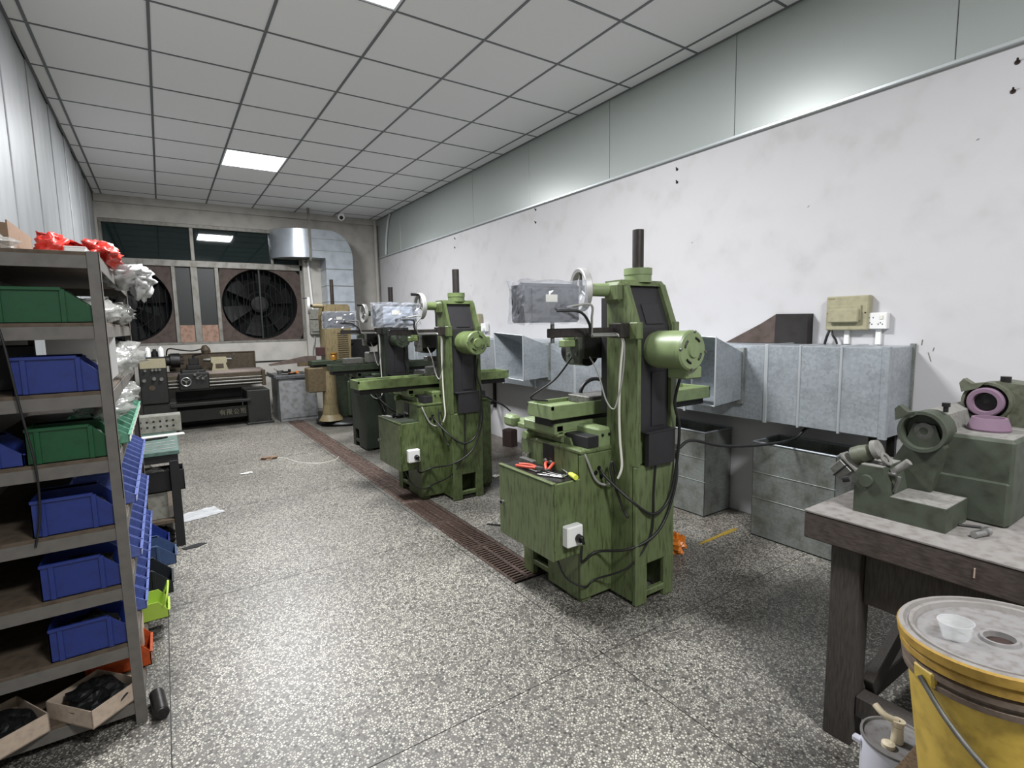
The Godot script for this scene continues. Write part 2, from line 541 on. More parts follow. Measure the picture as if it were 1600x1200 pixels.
	M.bucket = mat(Color(0.79, 0.67, 0.28), 0.45, 0, T.dirt, Vector3(3.3, 3.3, 3.3), null, 0, T.mottle, Vector3(1.1, 1.1, 1.1))
	M.bucket_rim = mat(Color(0.66, 0.53, 0.22), 0.6, 0, T.dirt, Vector3(5, 5, 5))
	M.bucket_dirt = mat(Color(0.42, 0.365, 0.32), 0.8, 0, T.dust, Vector3(6, 6, 6))
	M.lid_dust = mat(Color(0.46, 0.45, 0.445), 0.85, 0, T.dust, Vector3(3, 3, 3))
	M.can_white = mat(Color(0.80, 0.80, 0.84), 0.35)
	M.cream = mat(Color(0.82, 0.77, 0.66), 0.5)
	M.cup = clear(Color(0.86, 0.87, 0.87, 0.22), 0.2)
	M.pliers = mat(Color(0.70, 0.28, 0.20), 0.45)
	M.yellow_green = mat(Color(0.80, 0.84, 0.30), 0.4)
	M.paper = mat(Color(0.84, 0.83, 0.80), 0.7)
	M.crate = mat(Color(0.42, 0.35, 0.27), 0.8, 0, T.wood, Vector3(6, 1, 6))
	M.block = mat(Color(0.17, 0.105, 0.085), 0.8, 0, T.dirt, Vector3(6, 6, 6))
	M.yellow_paint = mat(Color(0.62, 0.52, 0.20), 0.7, 0, T.dirt, Vector3(8, 8, 8))
	M.brass = mat(Color(0.55, 0.38, 0.12), 0.4, 0.3)
	M.red_dark = mat(Color(0.20, 0.09, 0.08), 0.6)
	M.hole = mat(Color(0.10, 0.07, 0.06), 0.9)
	M.orange_lamp = mat(Color(0.85, 0.35, 0.15), 0.4)

# ---------------------------------------------------------------- the scene
func _ready():
	rng.seed = 7
	var cam := Camera3D.new()
	cam.name = "camera"
	cam.position = Vector3(0, 1.36, 0)
	cam.rotation_order = EULER_ORDER_YXZ
	cam.rotation_degrees = Vector3(-6.398, -33.522, -1.13)
	cam.fov = 72.465
	cam.near = 0.02
	cam.far = 60
	add_child(cam)
	cam.current = true
	var e := Environment.new()
	e.background_mode = Environment.BG_COLOR
	e.background_color = Color(0.045, 0.065, 0.07)
	e.tonemap_mode = Environment.TONE_MAPPER_LINEAR
	e.tonemap_exposure = 1.15
	e.sdfgi_enabled = true
	e.ssao_enabled = true
	e.ssil_enabled = true
	var we := WorldEnvironment.new()
	we.name = "environment"
	we.environment = e
	add_child(we)
	make_materials()
	lamp(0.9825, 14.5, "square LED ceiling panel above the wooden bench end of the room")
	lamp(-2.8845, 14.5, "square LED ceiling panel above the aisle between the rack and the clean green grinder")
	lamp(-6.751, 14.5, "square glowing LED ceiling panel nearest the window wall")
	room()
	window_wall()
	drain()
	ducts()
	rack()
	desk()
	lathe_machine()
	grey_cabinet()
	yellow_machine()
	grinder(Vector3(1.925, 0, -1.665), 0)
	grinder(Vector3(1.935, 0, -3.565), 1)
	grinder(Vector3(2.12, 0, -5.465), 2)
	bench()
	tool_grinder()
	buckets()
	wall_things()
	floor_things()

func lamp(z, power, label):
	var x := 1.01875
	var t = thing("ceiling_lamp", label, "lamp", Vector3(x, CEIL, z), "ceiling LED panels")
	var st = S()
	for s in [-1, 1]:
		bb(st, s * 0.300 - 0.0075, s * 0.300 + 0.0075, -0.006, 0.02, -0.318, 0.318, 0.001)
		bb(st, -0.292, 0.292, -0.006, 0.02, s * 0.310 - 0.0075, s * 0.310 + 0.0075, 0.001)
	obj("frame", st, M.lamp_frame, t)
	st = S()
	bb(st, -0.292, 0.292, -0.002, 0.012, -0.302, 0.302, 0.0)
	obj("diffuser", st, M.lamp, t)
	var l := AreaLight3D.new()
	l.name = "panel_light"
	l.area_size = Vector2(0.58, 0.60)
	l.light_color = Color(0.985, 0.99, 1.0)
	l.light_energy = power
	l.area_range = 25.0
	l.area_attenuation = 2.0
	l.shadow_enabled = true
	l.position = Vector3(0, -0.008, 0)
	l.rotation.x = -PI / 2
	t.add_child(l)

# ---------------------------------------------------------------- room shell
func floor_tone(x, z, nz, nf) -> Color:
	var v: float = 0.755 + 0.2 * nz.get_noise_2d(x, z)
	var oil := 0.0  # oil stains and the shadow round machine feet, both painted into the floor colour
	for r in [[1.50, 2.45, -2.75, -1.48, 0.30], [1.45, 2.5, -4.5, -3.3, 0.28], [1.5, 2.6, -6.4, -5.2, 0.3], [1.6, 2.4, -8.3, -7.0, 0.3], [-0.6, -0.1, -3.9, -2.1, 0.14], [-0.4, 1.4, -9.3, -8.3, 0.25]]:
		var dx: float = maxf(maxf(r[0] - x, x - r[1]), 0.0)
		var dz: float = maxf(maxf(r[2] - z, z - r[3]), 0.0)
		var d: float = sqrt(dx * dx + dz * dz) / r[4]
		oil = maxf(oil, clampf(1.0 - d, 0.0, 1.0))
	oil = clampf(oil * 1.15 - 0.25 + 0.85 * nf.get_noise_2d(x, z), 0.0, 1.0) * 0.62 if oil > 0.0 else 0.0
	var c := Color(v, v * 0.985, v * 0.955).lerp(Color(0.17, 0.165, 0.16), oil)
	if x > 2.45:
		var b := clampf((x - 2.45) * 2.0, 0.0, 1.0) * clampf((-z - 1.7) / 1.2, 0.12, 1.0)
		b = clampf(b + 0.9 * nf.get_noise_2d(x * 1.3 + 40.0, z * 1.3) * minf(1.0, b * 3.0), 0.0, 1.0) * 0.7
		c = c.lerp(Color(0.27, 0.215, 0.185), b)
	return c

func slab(parent, x0, x1, z0, z1, nz, nf):
	var st = S()
	flat(st)
	var g := 0.0018
	x0 += g; x1 -= g; z0 += g; z1 -= g
	var nx := maxi(1, int(ceil((x1 - x0) / 0.045)))
	var nzz := maxi(1, int(ceil((z1 - z0) / 0.045)))
	var cols := []
	for i in nx + 1:
		var row := []
		for k in nzz + 1:
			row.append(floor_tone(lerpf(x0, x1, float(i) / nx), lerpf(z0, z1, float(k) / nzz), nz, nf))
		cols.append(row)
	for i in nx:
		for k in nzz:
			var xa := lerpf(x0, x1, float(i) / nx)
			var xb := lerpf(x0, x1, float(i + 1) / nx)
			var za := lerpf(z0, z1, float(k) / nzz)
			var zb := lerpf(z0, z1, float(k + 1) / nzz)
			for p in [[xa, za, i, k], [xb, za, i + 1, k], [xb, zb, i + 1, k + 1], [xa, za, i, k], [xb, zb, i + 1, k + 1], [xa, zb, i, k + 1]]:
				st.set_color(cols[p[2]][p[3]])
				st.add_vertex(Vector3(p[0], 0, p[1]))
	st.set_color(Color(0.4, 0.4, 0.4))
	for s in [[x0, z0, x1, z0, Vector3.FORWARD], [x0, z1, x1, z1, Vector3.BACK], [x0, z0, x0, z1, Vector3.LEFT], [x1, z0, x1, z1, Vector3.RIGHT]]:
		quad(st, Vector3(s[0], 0, s[1]), Vector3(s[2], 0, s[3]), Vector3(s[2], -0.12, s[3]), Vector3(s[0], -0.12, s[1]), s[4])
	obj("slab", st, M.floor, parent)

func room():
	var st = S()
	bb(st, WALL_L - 0.2, WALL_R + 0.25, -0.3, -0.1, WALL_B - 0.3, WALL_F + 0.2, 0)
	bb(st, WALL_L, 1.4555, -0.11, -0.006, WALL_B, WALL_F, 0)
	bb(st, 1.6675, WALL_R, -0.11, -0.006, WALL_B, WALL_F, 0)
	bb(st, 1.45, 1.67, -0.11, -0.006, -2.2, WALL_F, 0)
	bb(st, 1.45, 1.67, -0.11, -0.006, WALL_B, -8.33, 0)
	for x in [[1.4505, 1.470], [1.653, 1.6725]]:
		bb(st, x[0], x[1], -0.11, -0.0225, -8.34, -2.19, 0)
	var fl = struct("floor", st, M.grout)
	var nz := noise(31, 0.9, 3)
	var nf := noise(32, 3.2, 4)
	var zs := []
	var z := 1.5
	while z > -9.1:
		zs.append(z)
		z -= 1.5
	zs.append(WALL_B)
	var za := WALL_F
	for zb in zs:
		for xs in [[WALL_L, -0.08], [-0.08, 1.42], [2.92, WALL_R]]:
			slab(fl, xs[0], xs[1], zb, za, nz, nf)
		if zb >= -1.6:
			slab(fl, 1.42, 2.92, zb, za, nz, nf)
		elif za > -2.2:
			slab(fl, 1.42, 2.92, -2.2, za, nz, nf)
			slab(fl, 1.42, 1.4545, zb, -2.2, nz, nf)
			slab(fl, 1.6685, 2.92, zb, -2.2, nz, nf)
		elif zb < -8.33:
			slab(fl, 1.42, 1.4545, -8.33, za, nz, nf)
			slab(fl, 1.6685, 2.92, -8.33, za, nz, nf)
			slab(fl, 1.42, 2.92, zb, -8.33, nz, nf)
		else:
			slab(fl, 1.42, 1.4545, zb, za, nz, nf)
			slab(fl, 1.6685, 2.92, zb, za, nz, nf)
		za = zb
	# white plastered wall
	st = S()
	bb(st, WALL_R, WALL_R + 0.25, -0.1, CEIL + 0.2, WALL_B - 0.25, WALL_F + 0.2, 0)
	var wr = struct("wall_right", st, M.plaster)
	# band of sheet panels along the top of that wall, over a narrow ledge
	var joints := [WALL_F, 1.342, 0.14, -1.061, -2.263, -3.465, -4.667, -5.869, -7.071, -8.273, WALL_B]
	for i in joints.size() - 1:
		st = S()
		bb(st, WALL_R - 0.014, WALL_R, 2.612, CEIL, joints[i + 1] + 0.002, joints[i] - 0.002, 0.002)
		obj("panel", st, M.strip, wr)
	st = S()
	bb(st, WALL_R - 0.030, WALL_R, 2.592, 2.612, WALL_B, WALL_F, 0.003)
	obj("ledge", st, M.strip_trim, wr)
	for q in [[1.226, -1.122, 0.03, 0.1], [1.15, -1.085, 0.05, -0.3], [1.19, -1.07, 0.02, 0.2], [2.212, -0.952, 0.012, 1.2], [2.05, -1.75, 0.014, 0.8], [1.95, -2.6, 0.012, 1.0], [1.88, -6.0, 0.02, 0.3]]:
		st = S()
		bx(st, Vector3(WALL_R - 0.0005, q[0], q[1]), Vector3(0.001, q[2], 0.005), 0.0, Basis(Vector3.RIGHT, q[3]))
		obj("scuff_mark", st, M.grey_box, wr)
	# wall of pressed panels behind the rack
	st = S()
	bb(st, WALL_L - 0.2, WALL_L - 0.02, -0.1, CEIL + 0.2, WALL_B - 0.25, WALL_F + 0.2, 0)
	var wl = struct("wall_left", st, M.panelwall)
	var k := 0
	z = WALL_F
	while z > WALL_B + 0.01:
		var z2 := maxf(z - 0.43, WALL_B)
		st = S()
		bb(st, WALL_L - 0.03, WALL_L - (0.0 if k % 2 else 0.007), 0.0, CEIL, z2 + 0.002, z - 0.002, 0.003)
		obj("panel", st, M.panelwall, wl)
		z = z2
		k += 1
	st = S()
	bb(st, WALL_L - 0.2, WALL_R + 0.25, -0.1, CEIL + 0.2, WALL_F, WALL_F + 0.2, 0)
	struct("wall_front", st, M.oldwall)
	# ceiling: tiles in a grid of tee bars
	st = S()
	bb(st, WALL_L - 0.2, WALL_R + 0.25, CEIL + 0.06, CEIL + 0.26, WALL_B - 0.25, WALL_F + 0.2, 0)
	bb(st, WALL_L, WALL_R, CEIL, CEIL + 0.07, 2.0, WALL_F, 0)
	var ce = struct("ceiling", st, M.tile)
	var xl := [WALL_L, -0.5425, 0.082, 0.7065, 1.331, 1.9555, 2.58, 3.2045, WALL_R]
	var zl := [1.95]
	var zz := -2.562 + 0.6445 * 8
	while zz > WALL_B + 0.1:
		if zz < 1.9:
			zl.append(zz)
		zz -= 0.6445
	zl.append(WALL_B)
	var shared := {}
	for i in xl.size() - 1:
		for j in zl.size() - 1:
			var cx: float = (xl[i] + xl[i + 1]) / 2
			var cz: float = (zl[j] + zl[j + 1]) / 2
			var lit := false
			for lz in [0.9825, -2.8845, -6.751]:
				if absf(cx - 1.01875) < 0.1 and absf(cz - lz) < 0.2:
					lit = true
			if lit:
				continue
			var w: float = xl[i + 1] - xl[i] - 0.012
			var d: float = zl[j] - zl[j + 1] - 0.012
			var key := "%d %d" % [roundi(w * 1000), roundi(d * 1000)]
			if not shared.has(key):
				var ts = S()
				bx(ts, Vector3.ZERO, Vector3(w, 0.014, d), 0.003)
				ts.generate_normals()
				shared[key] = ts.commit()
			obj("tile", shared[key], M.tile, ce, Vector3(cx, CEIL + 0.007 + rng.randf() * 0.0012, cz))
	for x in xl:
		st = S()
		var xx: float = clampf(x, WALL_L + 0.009, WALL_R - 0.025)
		bb(st, xx - 0.009, xx + 0.009, CEIL - 0.004, CEIL + 0.03, WALL_B, 2.0, 0.001)
		obj("tee_bar", st, M.tee, ce)
	for q in zl:
		st = S()
		var qq: float = clampf(q, WALL_B + 0.009, WALL_F - 0.009)
		bb(st, WALL_L, WALL_R - 0.016, CEIL - 0.0035, CEIL + 0.03, qq - 0.0075, qq + 0.0075, 0.001)
		obj("cross_tee", st, M.tee, ce)

func fan(cx, called_label):
	var t = thing("exhaust_fan", called_label, "fan", Vector3(cx, 1.776, WALL_B - 0.02), "exhaust fans in the window")
	var st = S()
	lathe(st, [Vector2(0.555, 0.0), Vector2(0.53, -0.30)], 48, Transform3D(Basis(Vector3.RIGHT, PI / 2), Vector3.ZERO))
	obj("shroud", st, M.fan_black, t)
	st = S()
	cy(st, Vector3(0, 0, -0.10), Vector3(0, 0, -0.28), 0.13, 0.13, 24)
	cy(st, Vector3(0, 0, -0.085), Vector3(0, 0, -0.10), 0.09, 0.13, 24)
	obj("hub", st, M.fan_black, t)
	for i in 6:
		st = S()
		var a := TAU * i / 6 + 0.3
		var f := func(u, v):
			var r: float = lerpf(0.12, 0.51, u)
			var w: float = lerpf(-0.24, 0.30, v)
			return Vector3(r * cos(a + w), r * sin(a + w), -0.19 + 0.10 * (v - 0.5))
		sheet(st, f, 6, 6, Vector3.BACK)
		obj("blade", st, M.fan_black, t)
	for i in 13:
		var x := -0.48 + 0.08 * i
		var h := sqrt(0.53 * 0.53 - x * x)
		st = S()
		cy(st, Vector3(x, -h, -0.05), Vector3(x, h, -0.05), 0.004, 0.004, 6)
		obj("guard_wire", st, M.fan_black, t)
	for r in [0.2, 0.36]:
		st = S()
		torus(st, Transform3D(Basis(Vector3.RIGHT, PI / 2), Vector3(0, 0, -0.055)), r, 0.004, 40, 6)
		obj("guard_ring", st, M.fan_black, t)
	st = S()
	bb(st, -0.014, 0.014, -0.57, 0.57, -0.02, 0.0, 0.003)
	obj("stay", st, M.lathe_dark, t)
	st = S()
	for i in 12:
		bx(st, Vector3(-0.55 + 0.1 * i, 0, -0.34), Vector3(0.09, 1.16, 0.006), 0.0, Basis(Vector3.UP, 0.5))
	obj("shutter", st, M.fan_black, t)

func window_wall():
	var st = S()
	var z0 := WALL_B - 0.25
	bb(st, WALL_L - 0.2, WALL_R + 0.25, -0.1, 1.17, z0, WALL_B, 0)
	bb(st, WALL_L - 0.2, WALL_R + 0.25, 2.95, CEIL + 0.2, z0, WALL_B, 0)
	bb(st, 2.03, WALL_R + 0.25, 1.17, 2.95, z0, WALL_B, 0)
	bb(st, WALL_L - 0.2, -0.62, 1.17, 2.95, z0, WALL_B, 0)
	var w = struct("wall_back", st, M.oldwall)
	st = S()
	bb(st, WALL_L, WALL_R, CEIL - 0.10, CEIL, WALL_B, WALL_B + 0.05, 0.004)
	obj("soffit", st, M.oldwall, w)
	st = S()
	bb(st, 2.03, 2.48, 0, 2.95, WALL_B, WALL_B + 0.10, 0.006)
	obj("pilaster", st, M.oldwall, w)
	st = S()
	for y in [0.845, 0.62]:
		bb(st, 0.9, 2.03, y, y + 0.018, WALL_B, WALL_B + 0.015, 0.002)
	obj("rail", st, M.lathe_dark, w)
	# window: frame bars and panes
	var win := Node3D.new()
	win.name = "window_1"
	add_child(win)
	win.set_meta("kind", "structure")
	var zf := WALL_B - 0.03
	for b in [[-0.62, 2.03, 2.90, 2.955], [-0.62, 2.03, 2.325, 2.42], [-0.62, 2.03, 1.165, 1.20], [0.455, 0.505, 2.42, 2.90], [0.43, 0.52, 1.20, 2.325], [0.185, 0.235, 1.20, 2.325], [0.745, 0.80, 1.20, 2.325], [1.56, 1.60, 2.42, 2.90], [-0.62, -0.585, 1.2, 2.9], [1.99, 2.03, 1.2, 2.9]]:
		st = S()
		bb(st, b[0], b[1], b[2], b[3], zf - 0.03, zf + 0.035, 0.004)
		obj("frame_bar", st, M.alu, win)
	for p in [[-0.585, 0.455, 2.42, 2.90], [0.505, 1.56, 2.42, 2.90], [1.60, 1.99, 2.42, 2.90], [0.235, 0.43, 1.20, 2.325], [0.52, 0.745, 1.20, 2.325]]:
		st = S()
		bx(st, Vector3((p[0] + p[1]) / 2, (p[2] + p[3]) / 2, zf - 0.012), Vector3(p[1] - p[0], p[3] - p[2], 0.005), 0.0, Basis(Vector3.RIGHT, -0.015 if p[2] > 2.0 else 0.0))
		obj("pane", st, M.glass if p[2] > 2.0 else M.glass_dirty, win)
	for p in [[0.237, 0.428], [0.522, 0.743]]:
		st = S()
		bb(st, p[0], p[1], 1.20, 1.455, zf + 0.002, zf + 0.008, 0.001)
		obj("added_board", st, M.added_pink_board, win)  # made-up board, stands in for the pinkish tone low on the panes
	st = S()
	holed(st, 0.80, 1.99, 1.20, 2.325, 1.37, 1.776, 0.555, zf - 0.02, zf + 0.005)
	obj("fan_board", st, M.fan_board, win)
	st = S()
	holed(st, -0.96, 0.185, 1.20, 2.345, -0.39, 1.776, 0.555, zf - 0.02, zf + 0.005)
	obj("fan_board", st, M.fan_board, win)
	fan(1.37, "large round black exhaust fan in the window beside the bent silver duct")
	fan(-0.39, "large round black exhaust fan in the window behind the parts rack")

func drain():
	var z := -2.215
	for n in 12:
		var nth: String = ["first", "second", "third", "fourth", "fifth", "sixth", "seventh", "eighth", "ninth", "tenth", "eleventh", "twelfth"][n]
		var t = thing("drain_grate", "slotted rusty iron drain grate, %s from the channel end by the clean green grinder" % nth, "grate", Vector3(1.4555, -0.0225, z), "floor drain grates")
		var st = S()
		for x in [[0.002, 0.022], [0.094, 0.116], [0.188, 0.2095]]:
			bb(st, x[0], x[1], 0.0, 0.022, -0.505, -0.003, 0.002)
		for q in [[-0.505, -0.487], [-0.021, -0.003]]:
			bb(st, 0.002, 0.2095, 0.0, 0.0215, q[0], q[1], 0.002)
		var m = M.iron if n < 3 else M.rust
		obj("rim", st, m, t)
		var bars := 17
		var joined = S()
		var bar_mesh = null
		for c in [0.022, 0.116]:
			for i in bars:
				var zc := -0.021 - 0.466 * (i + 0.5) / bars
				if n < 4:
					if bar_mesh == null:
						var bs = S()
						bx(bs, Vector3.ZERO, Vector3(0.072, 0.016, 0.015 if n < 3 else 0.02), 0.002)
						bs.generate_normals()
						bar_mesh = bs.commit()
					obj("bar", bar_mesh, m, t, Vector3(c + 0.036, 0.0125, zc))
				else:
					bx(joined, Vector3(c + 0.036, 0.0125, zc), Vector3(0.072, 0.016, 0.020), 0.0)
		if n >= 4:
			obj("bars", joined, m, t).set_meta("kind", "stuff")
		z -= 0.509

# ---------------------------------------------------------------- sheet metal
func ducts():
	# long duct along the white wall
	var t = thing("extraction_duct", "long galvanised steel duct fixed along the white wall", "duct", Vector3(3.222, 0.735, -1.158))
	var zs := [0.0, -0.225, -0.447, -0.65, -1.25, -1.85, -2.45, -3.05, -3.65, -4.25, -4.85, -5.45, -6.05, -6.65, -7.2]
	for i in zs.size() - 1:
		var st = S()
		bb(st, -0.15, 0.148, 0.0, 0.472, zs[i + 1] + 0.001, zs[i] - 0.001, 0.004)
		obj("section", st, M.galv, t)
	for i in zs.size():
		if i == 0 or i == zs.size() - 1:
			continue
		var st = S()
		var wd := 0.006 if i < 3 else 0.011
		bb(st, -0.157, 0.149, -0.007, 0.479, zs[i] - wd, zs[i] + wd, 0.002)
		obj("seam", st, M.seam, t)
	var s2 = S()
	bb(s2, 0.135, 0.149, -0.02, 0.485, -0.012, 0.012, 0.001)
	obj("wall_flange", s2, M.galv_old, t)
	s2 = S()
	bb(s2, -0.156, -0.13, -0.006, 0.478, -0.03, 0.006, 0.002)
	obj("end_flange", s2, M.galv, t)
	for z in [-0.07, -2.2, -4.3]:
		s2 = S()
		bb(s2, -0.11, -0.075, -0.30, 0.0, z - 0.02, z + 0.02, 0.002)
		bb(s2, -0.10, 0.149, -0.335, -0.30, z - 0.02, z + 0.02, 0.002)
		bb(s2, 0.12, 0.149, -0.38, 0.0, z - 0.02, z + 0.02, 0.002)
		obj("bracket", s2, M.black_metal, t)
	# flared mouths facing the grinder tables
	var labels := ["flared galvanised hood on the duct beside the grinder with tools on its cabinet", "flared galvanised hood on the duct beside the weathered grinder with paper strips on its cabinet", "flared galvanised hood on the duct beside the dark green grinder"]
	var zh := [-1.931, -3.945, -5.85]
	for i in 3:
		var h = thing("duct_hood", labels[i], "hood", Vector3(3.06, 0.86, zh[i]), "duct hoods")
		var a := [Vector3(0, 0, -0.03), Vector3(0, 0.30, -0.03), Vector3(0, 0.30, -0.42), Vector3(0, 0, -0.42)]
		var b := [Vector3(-0.32, -0.01, 0.0), Vector3(-0.32, 0.405, 0.0), Vector3(-0.32, 0.43, -0.50), Vector3(-0.32, 0.0, -0.47)]
		var names := ["side_sheet", "top_sheet", "side_sheet", "bottom_sheet"]
		for k in 4:
			var st = S()
			flat(st)
			var j := (k + 1) % 4
			var mid: Vector3 = (a[0] + a[2] + b[0] + b[2]) / 4
			var nrm: Vector3 = (a[j] - a[k]).cross(b[k] - a[k]).normalized()
			if nrm.dot(a[k] - mid) < 0:
				nrm = -nrm
			var o := nrm * 0.003
			quad(st, a[k], a[j], b[j], b[k], nrm)
			quad(st, a[k] - o, a[j] - o, b[j] - o, b[k] - o, -nrm)
			quad(st, b[k], b[j], b[j] - o, b[k] - o, Vector3.LEFT)
			obj(names[k], st, M.galv, h)
		var sf = S()
		for k in 4:
			var j := (k + 1) % 4
			tube(sf, [b[k], b[j]], 0.005, 6, 1)
		obj("rolled_edge", sf, M.seam, h)
		sf = S()
		bb(sf, -0.012, 0.012, -0.03, 0.33, -0.035, -0.015, 0.002)
		bb(sf, -0.012, 0.012, 0.30, 0.325, -0.42, -0.03, 0.002)
		bb(sf, -0.012, 0.012, -0.03, 0.0, -0.42, -0.03, 0.002)
		obj("joint_flange", sf, M.galv_old, h)
	# open dark hopper plates standing behind the duct
	var hop = thing("dark_hood", "dark sheet metal hood with a slanted edge standing on the silver duct", "hood", Vector3(WALL_R, 1.209, -1.69))
	var st = S()
	prism(st, [Vector2(0, 0), Vector2(0, 0.186), Vector2(-0.235, 0.19), Vector2(-0.24, 0.0)], ZY, -0.004, -0.012)
	obj("plate", st, M.hood_dark, hop)
	st = S()
	prism(st, [Vector2(-0.24, 0.0), Vector2(-0.235, 0.19), Vector2(-0.34, 0.128), Vector2(-0.60, 0.0)], ZY, -0.004, -0.008)
	obj("wing", st, M.hood_brown, hop)
	st = S()
	bb(st, -0.07, -0.004, 0.0, 0.186, -0.004, 0.0, 0.0)
	obj("side", st, M.hood_dark, hop)
	# galvanised coolant bins on the floor
	bin_tank(Vector3(3.19, 0, -1.612), 0.606, "open galvanised steel bin under the duct end, holding a cable over its rim")
	bin_tank(Vector3(3.20, 0, -2.46), 0.60, "open galvanised steel bin standing behind the grinder with tools on its cabinet")
	# bent duct at the window
	var d = thing("bent_duct", "large shiny bent duct leaving the window and turning down the wall", "duct", Vector3(2.5, 0.0, -9.1))
	st = S()
	# horizontal bend about a vertical axis
	var y0 := 2.50
	var y1 := 2.945
	var path := []
	for i in 17:
		var a := PI / 2 * i / 16
		path.append(Vector2(2.06 - 0.50 * cos(a), WALL_B + 0.0 + 0.46 * sin(a)))
	path.append(Vector2(2.10, WALL_B + 0.46))
	soft(st)
	var off := Vector3(2.5, 0, -9.1)
	for i in path.size() - 1:
		var p: Vector2 = path[i]
		var q: Vector2 = path[i + 1]
		var o := Vector3(-(q.y - p.y), 0, q.x - p.x) * 1.0
		quad(st, Vector3(p.x, y0, p.y) - off, Vector3(q.x, y0, q.y) - off, Vector3(q.x, y1, q.y) - off, Vector3(p.x, y1, p.y) - off, Vector3(-0.5, 0, 1))
	obj("curved_sheet", st, M.galv_smooth, d)
	var poly := []
	for p in path:
		poly.append(p - Vector2(2.5, -9.1))
	poly.append(Vector2(2.10 - 2.5, WALL_B + 0.002 + 9.1))
	st = S()
	prism(st, poly, XZ, y0, y0 + 0.003)
	obj("underside", st, M.galv_old, d)
	st = S()
	prism(st, poly, XZ, y1, y1 + 0.003)
	obj("top_sheet", st, M.galv_old, d)
	# front outline of the downward elbow
	var arc := [Vector2(2.10, y0), Vector2(2.10, y1)]
	for i in 15:
		var a := PI / 2 * (1.0 - i / 14.0)
		arc.append(Vector2(2.36 + 0.385 * cos(a), 2.53 + 0.415 * sin(a)))
	arc.append(Vector2(2.745, 2.33))
	arc.append(Vector2(2.305, 2.33))
	arc.append(Vector2(2.305, y0))
	var loc := []
	for p in arc:
		loc.append(p - Vector2(2.5, 0))
	st = S()
	prism(st, loc, Transform3D(), -0.130, 0.22)
	obj("elbow", st, M.galv_smooth, d)
	var ys := [2.33, 2.06, 1.80, 1.53, 1.26, 0.98, 0.70]
	for i in ys.size() - 1:
		st = S()
		bb(st, -0.195, 0.245, ys[i + 1] + 0.004, ys[i] - 0.004, -0.130, 0.22, 0.003)
		obj("section", st, M.galv_smooth, d)
	for y in [2.33, 2.06, 1.80, 1.53, 1.26, 0.98]:
		st = S()
		bb(st, -0.199, 0.249, y - 0.006, y + 0.006, -0.130, 0.226, 0.002)
		obj("seam", st, M.galv_old, d)
	for y in [2.615, 2.80]:
		st = S()
		bb(st, -0.40, 0.16 if y > 2.7 else 0.23, y - 0.003, y + 0.003, 0.215, 0.2235, 0.001)
		obj("crease", st, M.galv_old, d)
	st = S()
	bb(st, -0.445, -0.405, 2.46, CEIL, 0.222, 0.236, 0.002)
	bb(st, -0.445, -0.405, 2.45, 2.47, -0.2, 0.236, 0.002)
	obj("hanger", st, M.alu, d)

func bin_tank(at, h, label):
	var t = thing("steel_bin", label, "bin", at, "galvanised bins")
	var hx := 0.15
	var hz := 0.245
	for s in [[-hx, -hx + 0.004, -hz, hz], [hx - 0.004, hx, -hz, hz], [-hx, hx, -hz, -hz + 0.004], [-hx, hx, hz - 0.004, hz]]:
		var st = S()
		bb(st, s[0], s[1], 0.0, h, s[2], s[3], 0.001)
		obj("side_sheet", st, M.galv_old, t)
	var st = S()
	bb(st, -hx, hx, 0.002, 0.008, -hz, hz, 0)
	obj("bottom", st, M.galv_old, t)
	st = S()
	for s in [-1, 1]:
		cy(st, Vector3(s * hx, h, -hz), Vector3(s * hx, h, hz), 0.006, 0.006, 8)
		cy(st, Vector3(-hx, h, s * hz), Vector3(hx, h, s * hz), 0.006, 0.006, 8)
	obj("rolled_rim", st, M.galv, t)
	st = S()
	for y in [0.68, 0.41]:
		bb(st, -hx - 0.003, -hx + 0.001, h * y, h * y + 0.006, -hz, hz, 0.001)
		bb(st, -hx, hx, h * y, h * y + 0.006, hz - 0.001, hz + 0.003, 0.001)
	obj("crease", st, M.galv_old, t)

# ---------------------------------------------------------------- machines
func handwheel(t, c: Vector3, d: Vector3, r: float, shaft: float, m_shaft, ha := 0.0):
	var f := frame_of(d)
	var xf := Transform3D(Basis(f.x, f.z, -f.y), c)
	var w := Node3D.new()
	w.name = "handwheel"
	t.add_child(w, true)
	var st = S()
	lathe(st, [Vector2(r - 0.018, -0.014), Vector2(r - 0.003, -0.018), Vector2(r, -0.014), Vector2(r, 0.014), Vector2(r - 0.003, 0.018), Vector2(r - 0.018, 0.014), Vector2(r - 0.018, -0.014)], 36, xf)
	obj("rim", st, M.wheel, w)
	st = S()
	for i in 3:
		var a := TAU * i / 3 + 0.5
		cy(st, xf * Vector3(0.01 * cos(a), 0, 0.01 * sin(a)), xf * Vector3((r - 0.01) * cos(a), 0, (r - 0.01) * sin(a)), 0.009, 0.007, 8)
	cy(st, xf * Vector3(0, -0.018, 0), xf * Vector3(0, 0.012, 0), 0.022, 0.02, 16)
	obj("spokes", st, M.dull_steel, w)
	st = S()
	var hp := xf * Vector3((r - 0.012) * sin(ha + 0.2), 0, -(r - 0.012) * cos(ha + 0.2))
	cy(st, hp, hp + d * 0.075, 0.008, 0.011, 12)
	obj("handle", st, M.black, w)
	st = S()
	cy(st, c - d * 0.018, c - d * (shaft * 0.35), 0.017, 0.022, 16)
	obj("collar", st, M.black, w)
	st = S()
	cy(st, c - d * (shaft * 0.3), c - d * (shaft + 0.02), 0.029, 0.033, 20)
	obj("shaft_housing", st, m_shaft, w)

func cable(t, pts, r, m = null):
	var st = S()
	tube(st, pts, r, 8, 8)
	obj("cable", st, m if m else M.cable, t)

